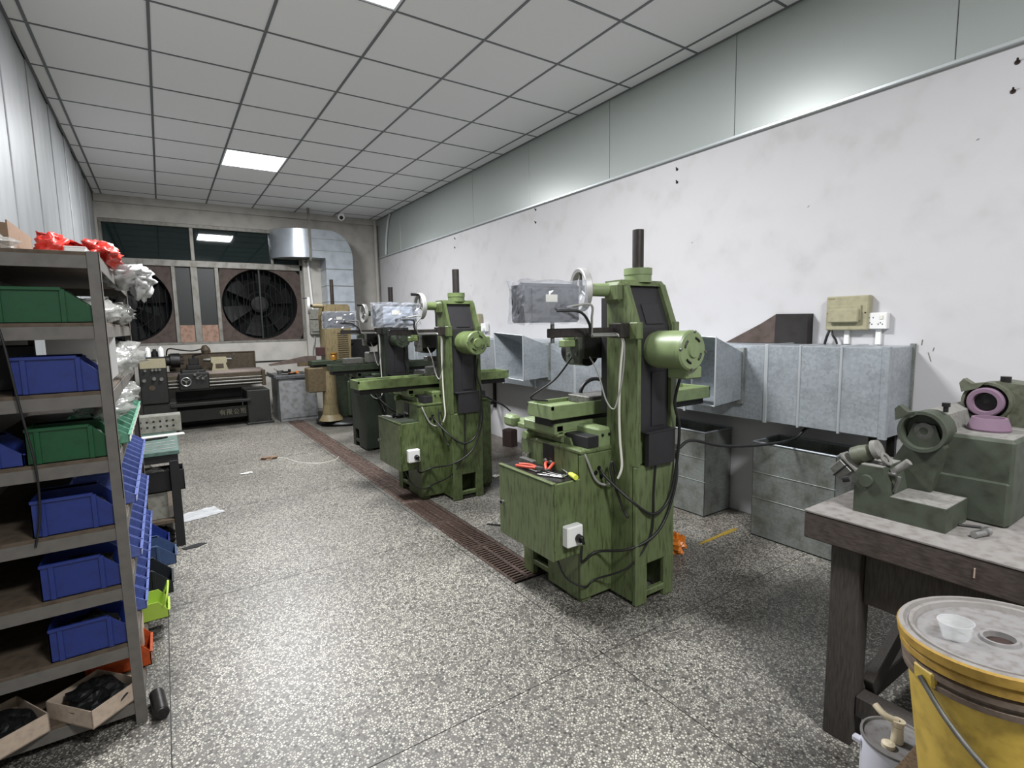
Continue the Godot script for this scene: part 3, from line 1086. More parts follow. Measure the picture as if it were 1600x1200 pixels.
func wrapped_box(st, x0, x1, y0, y1, z0, z1, sd, amp):
	var nz := noise(sd, 9.0, 3)
	var nz2 := noise(sd + 1, 26.0, 2)
	var wob := func(p: Vector3):
		var q: Vector3 = p + Vector3(nz.get_noise_3dv(p), nz.get_noise_3dv(p + Vector3(9, 0, 0)), nz.get_noise_3dv(p + Vector3(0, 9, 0))) * amp
		return q + Vector3(nz2.get_noise_3dv(p), 0, nz2.get_noise_3dv(p + Vector3(5, 0, 0))) * amp * 0.6
	var faces := [[Vector3(x0, y0, z1), Vector3(x1 - x0, 0, 0), Vector3(0, y1 - y0, 0), Vector3.BACK], [Vector3(x0, y0, z0), Vector3(x1 - x0, 0, 0), Vector3(0, y1 - y0, 0), Vector3.FORWARD], [Vector3(x0, y0, z0), Vector3(0, 0, z1 - z0), Vector3(0, y1 - y0, 0), Vector3.LEFT], [Vector3(x1, y0, z0), Vector3(0, 0, z1 - z0), Vector3(0, y1 - y0, 0), Vector3.RIGHT], [Vector3(x0, y1, z0), Vector3(x1 - x0, 0, 0), Vector3(0, 0, z1 - z0), Vector3.UP]]
	for fc in faces:
		var f := func(u, v):
			return wob.call(fc[0] + fc[1] * u + fc[2] * v)
		sheet(st, f, 18, 12, fc[3], false)

func side_cabinet(t, g, kind):
	var st = S()
	var cb := Node3D.new()
	cb.name = "side_cabinet"
	t.add_child(cb)
	st = S()
	bb(st, -0.478, -0.322, 0.258, 0.628, -0.64, -0.180, 0.004)
	obj("body", st, g, cb)
	st = S()
	bb(st, -0.490, -0.478, 0.255, 0.626, -0.645, -0.183, 0.004)
	bb(st, -0.492, -0.470, 0.626, 0.634, -0.645, -0.180, 0.002)
	obj("door", st, g, cb)
	st = S()
	cy(st, Vector3(-0.490, 0.435, -0.605), Vector3(-0.506, 0.435, -0.605), 0.010, 0.010, 12)
	bx(st, Vector3(-0.503, 0.435, -0.612), Vector3(0.006, 0.018, 0.035), 0.001)
	obj("door_latch", st, M.steel, cb)
	for y in [0.56, 0.34]:
		st = S()
		cy(st, Vector3(-0.4805, y - 0.03, -0.179), Vector3(-0.4805, y + 0.03, -0.179), 0.005, 0.005, 8)
		obj("hinge", st, g, cb)
	st = S()
	bb(st, -0.44, -0.345, 0.325, 0.425, -0.180, -0.135, 0.006)
	obj("switch_box", st, M.white_plastic, cb)
	st = S()
	cy(st, Vector3(-0.378, 0.365, -0.135), Vector3(-0.378, 0.365, -0.112), 0.020, 0.017, 14)
	bx(st, Vector3(-0.378, 0.362, -0.105), Vector3(0.012, 0.042, 0.016), 0.003, Basis(Vector3.BACK, 0.4))
	obj("switch_knob", st, M.black, cb)
	st = S()
	bb(st, -0.475, -0.325, 0.6285, 0.631, -0.635, -0.190, 0.0)
	obj("top_mat", st, M.black_metal if kind == 0 else M.green_dark_clean, cb)

func grinder(at: Vector3, kind: int):
	var labels := ["green grinding machine with hand tools lying on its side cabinet", "oil-streaked green grinding machine with a strip of paper on its side cabinet", "dark grimy green grinding machine between the streaked green one and the yellow one"]
	var t = thing("grinding_machine", labels[kind], "machine", at, "grinding machines in a row")
	var g = [M.green, M.green_old, M.green_dark][kind]
	var gc = [M.green_clean, M.green_old_clean, M.green_dark_clean][kind]
	# --- base with feet and openings
	var st = S()
	bb(st, -0.325, 0.325, 0.02, 0.748, -0.20, -0.17, 0.010)
	for s in [-1, 1]:
		bb(st, s * 0.3245, s * 0.295, 0.02, 0.75, -0.44, -0.198, 0.0)
		bb(st, s * 0.3245, s * 0.295, 0.205, 0.75, -0.575, -0.440, 0.0)
		bb(st, s * 0.324, s * 0.295, 0.055, 0.085, -0.58, -0.435, 0.004)
		bb(st, s * 0.3245, s * 0.295, 0.0, 0.75, -0.66, -0.575, 0.0)
		bb(st, s * 0.315, s * 0.25, 0.0, 0.03, -0.30, -0.185, 0.006)
	bb(st, -0.29, 0.29, 0.0, 0.75, -0.66, -0.63, 0.008)
	bb(st, -0.327, 0.327, 0.745, 0.766, -0.663, -0.168, 0.006)
	obj("base", st, g, t)
	# saddle bed that rises from the base
	st = S()
	prism(st, [Vector2(-0.66, 0.76), Vector2(-0.28, 0.76), Vector2(-0.30, 0.80), Vector2(-0.66, 0.80)], ZY, -0.29, 0.29)
	bb(st, -0.30, 0.30, 0.76, 0.83, -0.64, -0.34, 0.012)
	obj("saddle_bed", st, g, t)
	st = S()
	bb(st, -0.328, -0.322, 0.64, 0.755, -0.47, -0.38, 0.002)
	bb(st, -0.330, -0.324, 0.665, 0.685, -0.415, -0.395, 0.002)
	obj("switch_plate", st, M.black_metal, t)
	for z in [-0.40, -0.445]:
		st = S()
		cy(st, Vector3(-0.328, 0.665, z), Vector3(-0.340, 0.665, z), 0.011, 0.009, 12)
		obj("bolt", st, M.dull_steel, t)
	# --- column
	st = S()
	prism(st, [Vector2(-0.0215, 0.695), Vector2(-0.0215, 1.34), Vector2(-0.095, 1.530), Vector2(-0.195, 1.530), Vector2(-0.195, 0.695)], ZY, -0.120, 0.115)
	prism(st, [Vector2(0.0, 0.69), Vector2(0.0, 1.345), Vector2(-0.075, 1.540), Vector2(-0.10, 1.556), Vector2(-0.20, 1.556), Vector2(-0.20, 0.69)], ZY, -0.134, -0.112)
	prism(st, [Vector2(0.0, 0.69), Vector2(0.0, 1.345), Vector2(-0.075, 1.540), Vector2(-0.10, 1.556), Vector2(-0.20, 1.556), Vector2(-0.20, 0.69)], ZY, 0.096, 0.134)
	prism(st, [Vector2(-0.072, 1.532), Vector2(-0.10, 1.560), Vector2(-0.21, 1.560), Vector2(-0.21, 1.53)], ZY, -0.135, 0.135)
	bb(st, -0.134, 0.134, 0.20, 0.69, -0.03, 0.0, 0.006)
	bb(st, -0.134, -0.055, 0.0, 0.21, -0.03, 0.0, 0.006)
	bb(st, 0.065, 0.134, 0.0, 0.21, -0.03, 0.0, 0.006)
	bb(st, -0.06, 0.07, 0.035, 0.066, -0.03, -0.002, 0.004)
	for s in [-1, 1]:
		bb(st, s * 0.1335, s * 0.108, 0.02, 0.69, -0.20, -0.029, 0.0)
		bb(st, s * 0.145, s * 0.105, 1.285, 1.362, -0.045, 0.006, 0.004)
	obj("column", st, g, t)
	st = S()
	flat(st)
	prism(st, [Vector2(-0.016, 0.845), Vector2(-0.016, 1.338), Vector2(-0.090, 1.532), Vector2(-0.094, 1.530), Vector2(-0.021, 1.335), Vector2(-0.021, 0.845)], ZY, -0.111, 0.095)
	obj("rear_panel", st, M.panel_black, t)
	st = S()
	var nb := Basis(Vector3.RIGHT, -0.366)
	bx(st, Vector3(0.0, 1.400, -0.036), Vector3(0.115, 0.10, 0.004), 0.001, nb)
	bx(st, Vector3(-0.012, 1.27, -0.014), Vector3(0.17, 0.12, 0.004), 0.001)
	bx(st, Vector3(0.02, 1.00, -0.013), Vector3(0.09, 0.26, 0.005), 0.001)
	obj("cover_plate", st, M.panel_black, t)
	st = S()
	bb(st, -0.085, 0.095, 0.69, 0.852, -0.002, 0.03, 0.003)
	bb(st, -0.105, 0.095, 0.850, 0.856, -0.018, 0.034, 0.001)
	obj("chip_cover", st, M.panel_black, t)
	# top collar and raised screw
	st = S()
	lathe(st, [Vector2(0, 1.55), Vector2(0.064, 1.55), Vector2(0.064, 1.585), Vector2(0.067, 1.588), Vector2(0.067, 1.618), Vector2(0.03, 1.620), Vector2(0, 1.620)], 28, Transform3D(Basis(), Vector3(0.008, 0, -0.135)))
	obj("top_collar", st, gc, t)
	st = S()
	cy(st, Vector3(0.008, 1.60, -0.135), Vector3(0.008, 1.80, -0.135), 0.027, 0.027, 20)
	obj("screw_rod", st, M.rod, t)
	# handwheel on the left of the head
	var d := Vector3(-0.95, 0, -0.30).normalized() if kind == 0 else Vector3.LEFT
	handwheel(t, Vector3(-0.135, 1.518, -0.185) + d * 0.145, d, 0.10, 0.14, gc, 3.4 if kind == 0 else 0.0)
	st = S()
	bb(st, -0.155, -0.12, 1.455, 1.552, -0.208, -0.095, 0.030)
	obj("wheel_boss", st, g, t)
	# slideway and wheel head in front of the column
	st = S()
	bb(st, -0.128, 0.128, 0.925, 1.485, -0.248, -0.205, 0.004)
	obj("slideway", st, M.panel_black, t)
	st = S()
	bb(st, -0.24, 0.14, 1.19, 1.305, -0.36, -0.25, 0.006)
	cy(st, Vector3(-0.165, 1.225, -0.30), Vector3(-0.165, 1.225, -0.42), 0.075, 0.075, 24)
	obj("wheel_head", st, M.black_metal, t)
	st = S()
	bb(st, -0.262, -0.238, 1.165, 1.315, -0.36, -0.255, 0.004)
	obj("head_plate", st, M.dull_steel if kind else M.tool_green, t)
	for q in [[1.29, -0.275], [1.29, -0.335], [1.215, -0.275], [1.215, -0.335]]:
		st = S()
		cy(st, Vector3(-0.262, q[0], q[1]), Vector3(-0.269, q[0], q[1]), 0.008, 0.008, 10)
		obj("bolt", st, M.dull_steel, t)
	st = S()
	bb(st, -0.33, -0.262, 1.25, 1.285, -0.33, -0.28, 0.004)
	bb(st, -0.305, -0.262, 1.285, 1.315, -0.33, -0.285, 0.004)
	obj("stop_block", st, gc, t)
	# --- motor behind the column
	st = S()
	var mx := Transform3D(Basis(Vector3.RIGHT, PI / 2), Vector3(-0.003, 1.235, 0))
	lathe(st, [Vector2(0, -0.02), Vector2(0.080, -0.02), Vector2(0.087, 0.012), Vector2(0.087, 0.175)], 36, mx)
	obj("motor", st, gc, t)
	st = S()
	lathe(st, [Vector2(0.087, 0.172), Vector2(0.0895, 0.174), Vector2(0.0895, 0.190), Vector2(0.082, 0.197), Vector2(0.034, 0.198), Vector2(0.030, 0.206), Vector2(0, 0.207)], 36, mx)
	obj("motor_cap", st, gc, t)
	for i in 4:
		st = S()
		var arc := []
		for k in 7:
			var a := PI / 2 * i + 0.25 + 0.10 * k
			arc.append(mx * Vector3(0.056 * cos(a), 0.198, 0.056 * sin(a)))
		tube(st, arc, 0.0055, 6, 2)
		obj("vent_slot", st, M.black, t)
	for i in 4:
		st = S()
		var a := PI / 2 * i + 0.1
		var p := mx * Vector3(0.083 * cos(a), 0.196, 0.083 * sin(a))
		cy(st, p, p + Vector3(0, 0, 0.008), 0.006, 0.005, 8)
		obj("bolt", st, M.dull_steel, t)
	st = S()
	if kind == 0:
		bb(st, -0.005, 0.10, 1.105, 1.16, 0.06, 0.17, 0.006)
	else:
		bb(st, 0.075, 0.125, 1.20, 1.28, 0.05, 0.17, 0.006)
	obj("terminal_box", st, gc, t)
	# --- table, saddle and slides
	var tx: Array = [[-0.375, 0.855], [-0.74, 0.61], [-0.62, 0.60]][kind]
	st = S()
	bb(st, tx[0], tx[1], 0.895, 0.945, -0.535, -0.325, 0.003)
	for z in [[-0.535, -0.523], [-0.337, -0.325]]:
		bb(st, tx[0], tx[1], 0.94, 0.965, z[0], z[1], 0.003)
	for x in [[tx[0], tx[0] + 0.014], [tx[1] - 0.014, tx[1]]]:
		bb(st, x[0], x[1], 0.94, 0.965, -0.535, -0.325, 0.003)
	obj("table", st, gc, t)
	st = S()
	bb(st, tx[0] + 0.02, tx[1] - 0.02, 0.855, 0.896, -0.50, -0.36, 0.002)
	obj("table_way", st, M.black_metal, t)
	st = S()
	bb(st, -0.34, 0.34, 0.825, 0.868, -0.58, -0.34, 0.006)
	bb(st, -0.345, -0.29, 0.81, 0.865, -0.62, -0.34, 0.008)
	bb(st, -0.33, 0.33, 0.80, 0.83, -0.80, -0.34, 0.006)
	bb(st, -0.36, -0.30, 0.80, 0.865, -0.80, -0.70, 0.015)
	obj("saddle", st, gc, t)
	st = S()
	cy(st, Vector3(-0.29, 0.775, -0.60), Vector3(-0.352, 0.775, -0.60), 0.024, 0.022, 16)
	obj("oil_cap", st, gc, t)
	st = S()
	bb(st, -0.12, 0.30, 0.945, 0.985, -0.515, -0.345, 0.004)
	obj("magnetic_chuck", st, M.dull_steel, t)
	for s in [-1, 1]:
		st = S()
		bb(st, s * 0.205, s * 0.122, 0.755, 0.856, -0.52, -0.178, 0.010)
		obj("slide_cover", st, gc, t)
		st = S()
		bb(st, s * 0.278, s * 0.205, 0.768, 0.822, -0.54, -0.180, 0.002)
		obj("slide_rail", st, M.panel_black, t)
		for q in [-0.022, 0.022]:
			st = S()
			cy(st, Vector3(s * 0.163 + q, 0.822, -0.178), Vector3(s * 0.163 + q, 0.822, -0.172), 0.007, 0.007, 8)
			obj("bolt", st, M.black, t)
	if kind < 2:
		side_cabinet(t, g, kind)
	# --- display on its arm, wrapped in plastic
	var dx := 0.06 if kind == 1 else 0.0
	var dr := Node3D.new()
	dr.name = "display_unit"
	t.add_child(dr)
	st = S()
	bb(st, -0.565, -0.13, 1.303, 1.342, -0.115, -0.085, 0.003)
	bb(st, -0.20, -0.125, 1.292, 1.360, -0.12, -0.04, 0.004)
	obj("arm", st, M.rod, dr)
	st = S()
	cy(st, Vector3(-0.545 + dx, 1.28, -0.10), Vector3(-0.545 + dx, 1.375, -0.10), 0.009, 0.009, 10)
	obj("pivot", st, M.dull_steel, dr)
	st = S()
	bb(st, -0.733 + dx, -0.419 + dx, 1.368, 1.528, -0.135, -0.065, 0.010)
	obj("casing", st, M.display, dr)
	st = S()
	bb(st, -0.68 + dx, -0.455 + dx, 1.385, 1.508, -0.066, -0.052, 0.004)
	obj("rear_plate", st, M.display_pale if kind == 1 else M.display, dr)
	st = S()
	bb(st, -0.615 + dx, -0.555 + dx, 1.452, 1.482, -0.052, -0.0505, 0.0)
	obj("rating_label", st, M.label, dr)
	for q in [[-0.52, 1.43], [-0.575, 1.415]]:
		st = S()
		bb(st, q[0] - 0.02 + dx, q[0] + 0.02 + dx, q[1] - 0.01, q[1] + 0.012, -0.054, -0.033, 0.004)
		obj("plug", st, M.black, dr)
	st = S()
	wrapped_box(st, -0.738 + dx, -0.412 + dx, 1.362, 1.537, -0.148, -0.028, 40 + kind, 0.012)
	obj("plastic_wrap", st, M.wrap if kind != 2 else M.wrap, dr)
	st = S()
	for q in [[0.0, 0.0], [0.012, -0.006]]:
		cy(st, Vector3(-0.36, 1.312 + q[1], -0.068 + q[0]), Vector3(-0.21, 1.312 + q[1], -0.068 + q[0]), 0.007, 0.007, 10)
	obj("conduit", st, M.steel, dr)
	# --- cables
	cable(t, [Vector3(-0.575 + dx, 1.415, -0.035), Vector3(-0.48 + dx, 1.41, 0.0), Vector3(-0.40, 1.36, -0.03), Vector3(-0.37, 1.31, -0.06)], 0.006)
	cable(t, [Vector3(-0.52 + dx, 1.43, -0.035), Vector3(-0.41 + dx, 1.44, -0.01), Vector3(-0.385, 1.38, -0.03), Vector3(-0.36, 1.31, -0.06)], 0.005, M.cable_grey)
	cable(t, [Vector3(-0.21, 1.31, -0.062), Vector3(-0.175, 1.28, -0.055), Vector3(-0.162, 1.15, -0.08), Vector3(-0.150, 0.95, -0.10), Vector3(-0.148, 0.80, -0.095), Vector3(-0.146, 0.68, -0.085), Vector3(-0.158, 0.62, -0.10)], 0.006, M.cable_white)
	cable(t, [Vector3(-0.21, 1.305, -0.055), Vector3(-0.17, 1.27, -0.05), Vector3(-0.158, 1.12, -0.07), Vector3(-0.160, 1.0, -0.10), Vector3(-0.17, 0.955, -0.12), Vector3(-0.18, 1.0, -0.16), Vector3(-0.19, 1.12, -0.2), Vector3(-0.2, 1.2, -0.25)], 0.004, M.cable_grey)
	cable(t, [Vector3(-0.30, 0.765, -0.19), Vector3(-0.295, 0.72, -0.165), Vector3(-0.25, 0.62, -0.158), Vector3(-0.20, 0.585, -0.15), Vector3(-0.16, 0.60, -0.12)], 0.006, M.cable_grey)
	cable(t, [Vector3(-0.16, 0.64, -0.11), Vector3(-0.172, 0.70, -0.12), Vector3(-0.185, 0.66, -0.12), Vector3(-0.17, 0.55, -0.09), Vector3(-0.15, 0.46, -0.06), Vector3(-0.148, 0.44, -0.04)], 0.006)
	cable(t, [Vector3(0.065, 1.11, 0.08), Vector3(0.075, 0.98, 0.04), Vector3(0.105, 0.86, 0.045), Vector3(0.105, 0.66, 0.03), Vector3(0.06, 0.50, 0.022), Vector3(-0.05, 0.455, 0.022), Vector3(-0.15, 0.53, -0.02), Vector3(-0.20, 0.62, -0.13), Vector3(-0.215, 0.66, -0.16)], 0.007)
	if kind < 2:
		cable(t, [Vector3(0.145, 0.76, -0.01), Vector3(0.125, 0.60, 0.018), Vector3(0.05, 0.42, 0.020), Vector3(-0.05, 0.34, 0.020), Vector3(-0.16, 0.29, -0.03), Vector3(-0.24, 0.255, -0.155), Vector3(-0.33, 0.235, -0.15), Vector3(-0.375, 0.26, -0.12), Vector3(-0.380, 0.335, -0.108)], 0.0065)
		cable(t, [Vector3(-0.02, 0.69, 0.012), Vector3(-0.03, 0.55, 0.010), Vector3(-0.035, 0.44, 0.014), Vector3(-0.06, 0.33, 0.012), Vector3(-0.155, 0.20, -0.03), Vector3(-0.25, 0.115, -0.158), Vector3(-0.322, 0.10, -0.155), Vector3(-0.40, 0.15, -0.20), Vector3(-0.44, 0.25, -0.22)], 0.005)
	if kind == 0:
		cable(t, [Vector3(0.12, 0.72, -0.02), Vector3(0.16, 0.74, 0.0), Vector3(0.26, 0.765, 0.0), Vector3(0.55, 0.69, -0.02), Vector3(0.85, 0.66, 0.02), Vector3(1.12, 0.66, 0.05), Vector3(1.22, 0.72, 0.08), Vector3(1.36, 0.70, 0.10)], 0.008)
		cable(t, [Vector3(-0.27, 1.20, -0.30), Vector3(-0.33, 1.09, -0.36), Vector3(-0.42, 1.0, -0.44), Vector3(-0.30, 0.97, -0.46)], 0.005)
	elif kind == 1:
		cable(t, [Vector3(0.14, 0.79, -0.1), Vector3(0.24, 0.78, -0.1), Vector3(0.36, 0.72, -0.15), Vector3(0.46, 0.68, -0.2), Vector3(0.6, 0.60, -0.3)], 0.007)
	# chuck hose and small things on the table
	st = S()
	var hose := []
	for i in 9:
		var a := PI * i / 8
		hose.append(Vector3(0.06 - 0.105 * cos(a), 0.97 + 0.085 * sin(a), -0.50))
	tube(st, hose, 0.011, 10, 4)
	obj("hose", st, M.black, t)
	if kind == 1:
		st = S()
		cy(st, Vector3(-0.04, 0.965, -0.43), Vector3(-0.04, 1.03, -0.43), 0.10, 0.10, 24)
		cy(st, Vector3(-0.04, 1.03, -0.43), Vector3(-0.04, 1.09, -0.43), 0.03, 0.03, 16)
		bb(st, -0.14, 0.06, 1.08, 1.12, -0.47, -0.39, 0.004)
		obj("vise", st, M.dull_steel, t)
		for q in [-0.56, -0.30]:
			st = S()
			bb(st, q, q + 0.085, 0.9655, 0.968, -0.42, -0.39, 0.0)
			obj("slot_mark", st, M.black, t)
	elif kind == 2:
		st = S()
		bb(st, -0.45, -0.25, 0.965, 1.03, -0.50, -0.38, 0.006)
		bb(st, -0.20, 0.02, 0.965, 1.09, -0.50, -0.36, 0.012)
		obj("vise", st, M.dull_steel, t)
	for q in [[-0.2, 0.62], [-0.235, 0.645], [-0.215, 0.665]]:
		st = S()
		cy(st, Vector3(q[0], q[1], -0.171), Vector3(q[0], q[1], -0.168), 0.012, 0.012, 12)
		obj("port_hole", st, M.black, t)

func objw(called, st, m, t):
	return obj(called, st, m, t, -t.position)

func yellow_machine():
	var t = thing("yellow_grinder", "old yellow and green grinding machine with a louvred column on a round foot", "machine", Vector3(2.1, 0, -7.75))
	var st = S()
	lathe(st, [Vector2(0, 0.0), Vector2(0.42, 0.0), Vector2(0.44, 0.03), Vector2(0.42, 0.055), Vector2(0.30, 0.09), Vector2(0, 0.09)], 10, Transform3D(Basis(Vector3.UP, 0.3).scaled(Vector3(0.78, 1, 1.05)), Vector3(0, 0, 0)))
	obj("foot", st, M.lathe_dark, t)
	st = S()
	lathe(st, [Vector2(0.17, 0.08), Vector2(0.12, 0.16), Vector2(0.10, 0.30), Vector2(0.095, 0.78), Vector2(0.12, 0.84)], 10, Transform3D(Basis(), Vector3(-0.19, 0, 0.21)))
	obj("pedestal", st, M.yellow_old, t)
	st = S()
	bb(st, -0.12, 0.24, 0.08, 0.80, -0.25, 0.20, 0.02)
	bb(st, 0.05, 0.30, 0.10, 0.62, -0.2, 0.27, 0.02)
	obj("base_box", st, M.green_dark_clean, t)
	st = S()
	bb(st, -0.48, -0.235, 0.49, 0.83, 0.05, 0.28, 0.012)
	obj("control_box", st, M.yellow_dark, t)
	st = S()
	bb(st, -0.33, 0.30, 0.72, 0.84, -0.18, 0.26, 0.02)
	obj("saddle", st, M.lathe_green, t)
	st = S()
	bb(st, -0.42, 0.80, 0.86, 0.925, -0.02, 0.26, 0.008)
	obj("table", st, M.green_dark_clean, t)
	st = S()
	bb(st, -0.40, 0.75, 0.82, 0.865, 0.02, 0.22, 0.004)
	obj("table_way", st, M.lathe_dark, t)
	st = S()
	prism(st, [Vector2(-0.92, 0.895), Vector2(-0.905, 0.875), Vector2(-0.44, 0.90), Vector2(-0.30, 0.90), Vector2(-0.30, 0.985), Vector2(-0.45, 0.985)], Transform3D(), -0.05, 0.02)
	obj("splash_wing", st, M.hood_brown, t)
	st = S()
	bb(st, -0.55, -0.2, 0.845, 0.90, -0.04, 0.02, 0.004)
	obj("wing_stay", st, M.yellow_dark, t)
	st = S()
	prism(st, [Vector2(-0.175, 0.80), Vector2(-0.185, 1.55), Vector2(-0.165, 1.68), Vector2(-0.13, 1.705), Vector2(0.155, 1.705), Vector2(0.185, 1.67), Vector2(0.19, 1.5), Vector2(0.165, 0.80)], Transform3D(), -0.22, 0.10)
	obj("column", st, M.yellow_old, t)
	st = S()
	bb(st, -0.175, 0.18, 1.535, 1.55, 0.095, 0.105, 0.002)
	obj("column_seam", st, M.yellow_dark, t)
	for i in 13:
		st = S()
		bx(st, Vector3(0.06, 0.93 + 0.031 * i, 0.103), Vector3(0.15, 0.010, 0.012), 0.002, Basis(Vector3.RIGHT, 0.5))
		obj("louvre", st, M.yellow_dark, t)
	st = S()
	cy(st, Vector3(-0.02, 1.70, -0.03), Vector3(-0.02, 2.06, -0.03), 0.026, 0.026, 14)
	obj("screw_rod", st, M.way, t)
	st = S()
	bb(st, 0.15, 0.42, 1.13, 1.20, -0.12, 0.0, 0.01)
	cy(st, Vector3(0.33, 1.02, 0.02), Vector3(0.33, 1.02, -0.12), 0.15, 0.15, 26)
	obj("wheel_guard", st, M.black_metal, t)
	st = S()
	bb(st, -0.28, -0.16, 0.98, 1.10, -0.10, 0.04, 0.004)
	obj("head_bracket", st, M.red_dark, t)
	handwheel(t, Vector3(-0.36, 1.685, 0.02), Vector3(-0.97, 0, -0.2).normalized(), 0.12, 0.16, M.yellow_old)
	st = S()
	lathe(st, [Vector2(0, 0), Vector2(0.045, 0), Vector2(0.045, 0.055), Vector2(0.035, 0.07), Vector2(0.05, 0.085), Vector2(0.05, 0.10), Vector2(0, 0.10)], 18)
	one("brass_cup", st, M.brass, "small brass coloured cup on the yellow machine's table", "cup", "", Vector3(1.99, 0.925, -7.53))

func lathe_machine():
	var t = thing("lathe", "dark metal lathe with a cream headstock panel below the window", "lathe", Vector3(0.48, 0, -8.6))
	var st = S()
	bb(st, -0.29, 0.02, 0.41, 1.035, -8.95, -8.35, 0.012)
	objw("headstock", st, M.lathe_dark, t)
	st = S()
	bb(st, -0.285, 0.10, 0.0, 0.41, -8.95, -8.37, 0.01)
	objw("head_pedestal", st, M.lathe_green, t)
	st = S()
	bb(st, -0.275, 0.012, 0.885, 1.015, -8.36, -8.343, 0.004)
	objw("speed_panel", st, M.lathe_cream, t)
	for q in [[-0.22, 0.86, 0.018], [-0.14, 0.865, 0.018], [-0.10, 0.865, 0.018], [-0.06, 0.865, 0.018], [-0.24, 0.73, 0.024], [-0.13, 0.75, 0.026], [-0.05, 0.74, 0.026]]:
		st = S()
		cy(st, Vector3(q[0], q[1], -8.35), Vector3(q[0], q[1], -8.315), q[2], q[2] * 0.85, 16)
		objw("knob", st, M.dull_steel, t)
	st = S()
	cy(st, Vector3(-0.16, 0.63, -8.35), Vector3(-0.16, 0.63, -8.343), 0.035, 0.035, 20)
	objw("badge", st, M.lathe_brown, t)
	st = S()
	cy(st, Vector3(0.02, 0.965, -8.62), Vector3(0.07, 0.965, -8.62), 0.07, 0.07, 20)
	cy(st, Vector3(0.07, 0.965, -8.62), Vector3(0.18, 0.965, -8.62), 0.10, 0.10, 24)
	for i in 3:
		var a := TAU * i / 3
		bx(st, Vector3(0.20, 0.965 + 0.055 * sin(a), -8.62 + 0.055 * cos(a)), Vector3(0.05, 0.03, 0.03), 0.003)
	objw("chuck", st, M.black_metal, t)
	st = S()
	bb(st, 0.0, 1.20, 0.58, 0.77, -8.78, -8.40, 0.01)
	objw("bed", st, M.lathe_brown, t)
	st = S()
	for z in [-8.44, -8.54, -8.66, -8.75]:
		prism(st, [Vector2(z - 0.03, 0.765), Vector2(z, 0.805), Vector2(z + 0.03, 0.765)], ZY, 0.02, 1.20)
	objw("ways", st, M.way, t)
	for q in [[0.70, 0.010], [0.655, 0.013], [0.61, 0.012]]:
		st = S()
		cy(st, Vector3(0.02, q[0], -8.37), Vector3(1.18, q[0], -8.37), q[1], q[1], 10)
		objw("feed_rod", st, M.dull_steel, t)
	st = S()
	bb(st, 1.165, 1.215, 0.56, 0.79, -8.42, -8.34, 0.008)
	objw("rod_bracket", st, M.lathe_brown, t)
	st = S()
	bb(st, 0.14, 0.50, 0.57, 0.80, -8.42, -8.31, 0.012)
	bb(st, 0.18, 0.46, 0.79, 0.84, -8.82, -8.33, 0.01)
	objw("carriage", st, M.lathe_dark, t)
	st = S()
	bb(st, 0.25, 0.42, 0.84, 0.90, -8.66, -8.40, 0.008)
	bb(st, 0.28, 0.40, 0.90, 0.99, -8.62, -8.50, 0.006)
	cy(st, Vector3(0.34, 0.99, -8.56), Vector3(0.34, 1.03, -8.56), 0.016, 0.014, 12)
	cy(st, Vector3(0.34, 1.025, -8.56), Vector3(0.43, 1.045, -8.50), 0.009, 0.012, 10)
	objw("tool_post", st, M.black_metal, t)
	var w := Node3D.new()
	w.name = "handwheel"
	t.add_child(w)
	w.position = -t.position
	st = S()
	torus(st, Transform3D(Basis(Vector3.RIGHT, PI / 2), Vector3(0.223, 0.688, -8.27)), 0.056, 0.008, 28, 8)
	obj("rim", st, M.steel, w)
	st = S()
	for i in 3:
		var a := TAU * i / 3 + 0.5
		cy(st, Vector3(0.223, 0.688, -8.27), Vector3(0.223 + 0.054 * cos(a), 0.688 + 0.054 * sin(a), -8.27), 0.006, 0.006, 8)
	cy(st, Vector3(0.223, 0.688, -8.31), Vector3(0.223, 0.688, -8.26), 0.016, 0.014, 14)
	obj("spokes", st, M.dull_steel, w)
	for q in [[0.36, 0.73], [0.42, 0.72], [0.33, 0.78]]:
		st = S()
		cy(st, Vector3(q[0], q[1], -8.31), Vector3(q[0], q[1], -8.27), 0.02, 0.016, 14)
		cy(st, Vector3(q[0], q[1], -8.275), Vector3(q[0] + 0.05, q[1] + 0.04, -8.262), 0.006, 0.008, 8)
		objw("lever", st, M.dull_steel, t)
	st = S()
	prism(st, [Vector2(0.55, 0.80), Vector2(0.57, 0.90), Vector2(0.545, 0.93), Vector2(0.55, 0.99), Vector2(0.74, 0.99), Vector2(0.75, 0.93), Vector2(0.73, 0.90), Vector2(0.76, 0.80)], Transform3D(), -8.70, -8.50)
	objw("tailstock", st, M.lathe_cream, t)
	st = S()
	bb(st, 0.60, 0.70, 0.835, 0.90, -8.505, -8.495, 0.003)
	objw("tailstock_plate", st, M.lathe_brown, t)
	st = S()
	cy(st, Vector3(0.46, 0.955, -8.6), Vector3(0.56, 0.955, -8.6), 0.022, 0.03, 14)
	objw("quill", st, M.dull_steel, t)
	st = S()
	cy(st, Vector3(0.74, 0.955, -8.6), Vector3(0.82, 0.955, -8.6), 0.02, 0.02, 12)
	cy(st, Vector3(0.81, 0.94, -8.6), Vector3(0.845, 1.03, -8.56), 0.01, 0.012, 8)
	objw("quill_crank", st, M.dull_steel, t)
	st = S()
	bb(st, 0.05, 1.15, 0.80, 1.045, -8.86, -8.845, 0.003)
	bb(st, 0.05, 1.15, 1.035, 1.05, -8.875, -8.835, 0.003)
	bb(st, 1.14, 1.16, 0.80, 1.05, -8.875, -8.82, 0.003)
	objw("splash_board", st, M.lathe_brown, t)
	st = S()
	bb(st, 0.02, 1.0, 0.345, 0.362, -8.95, -8.33, 0.004)
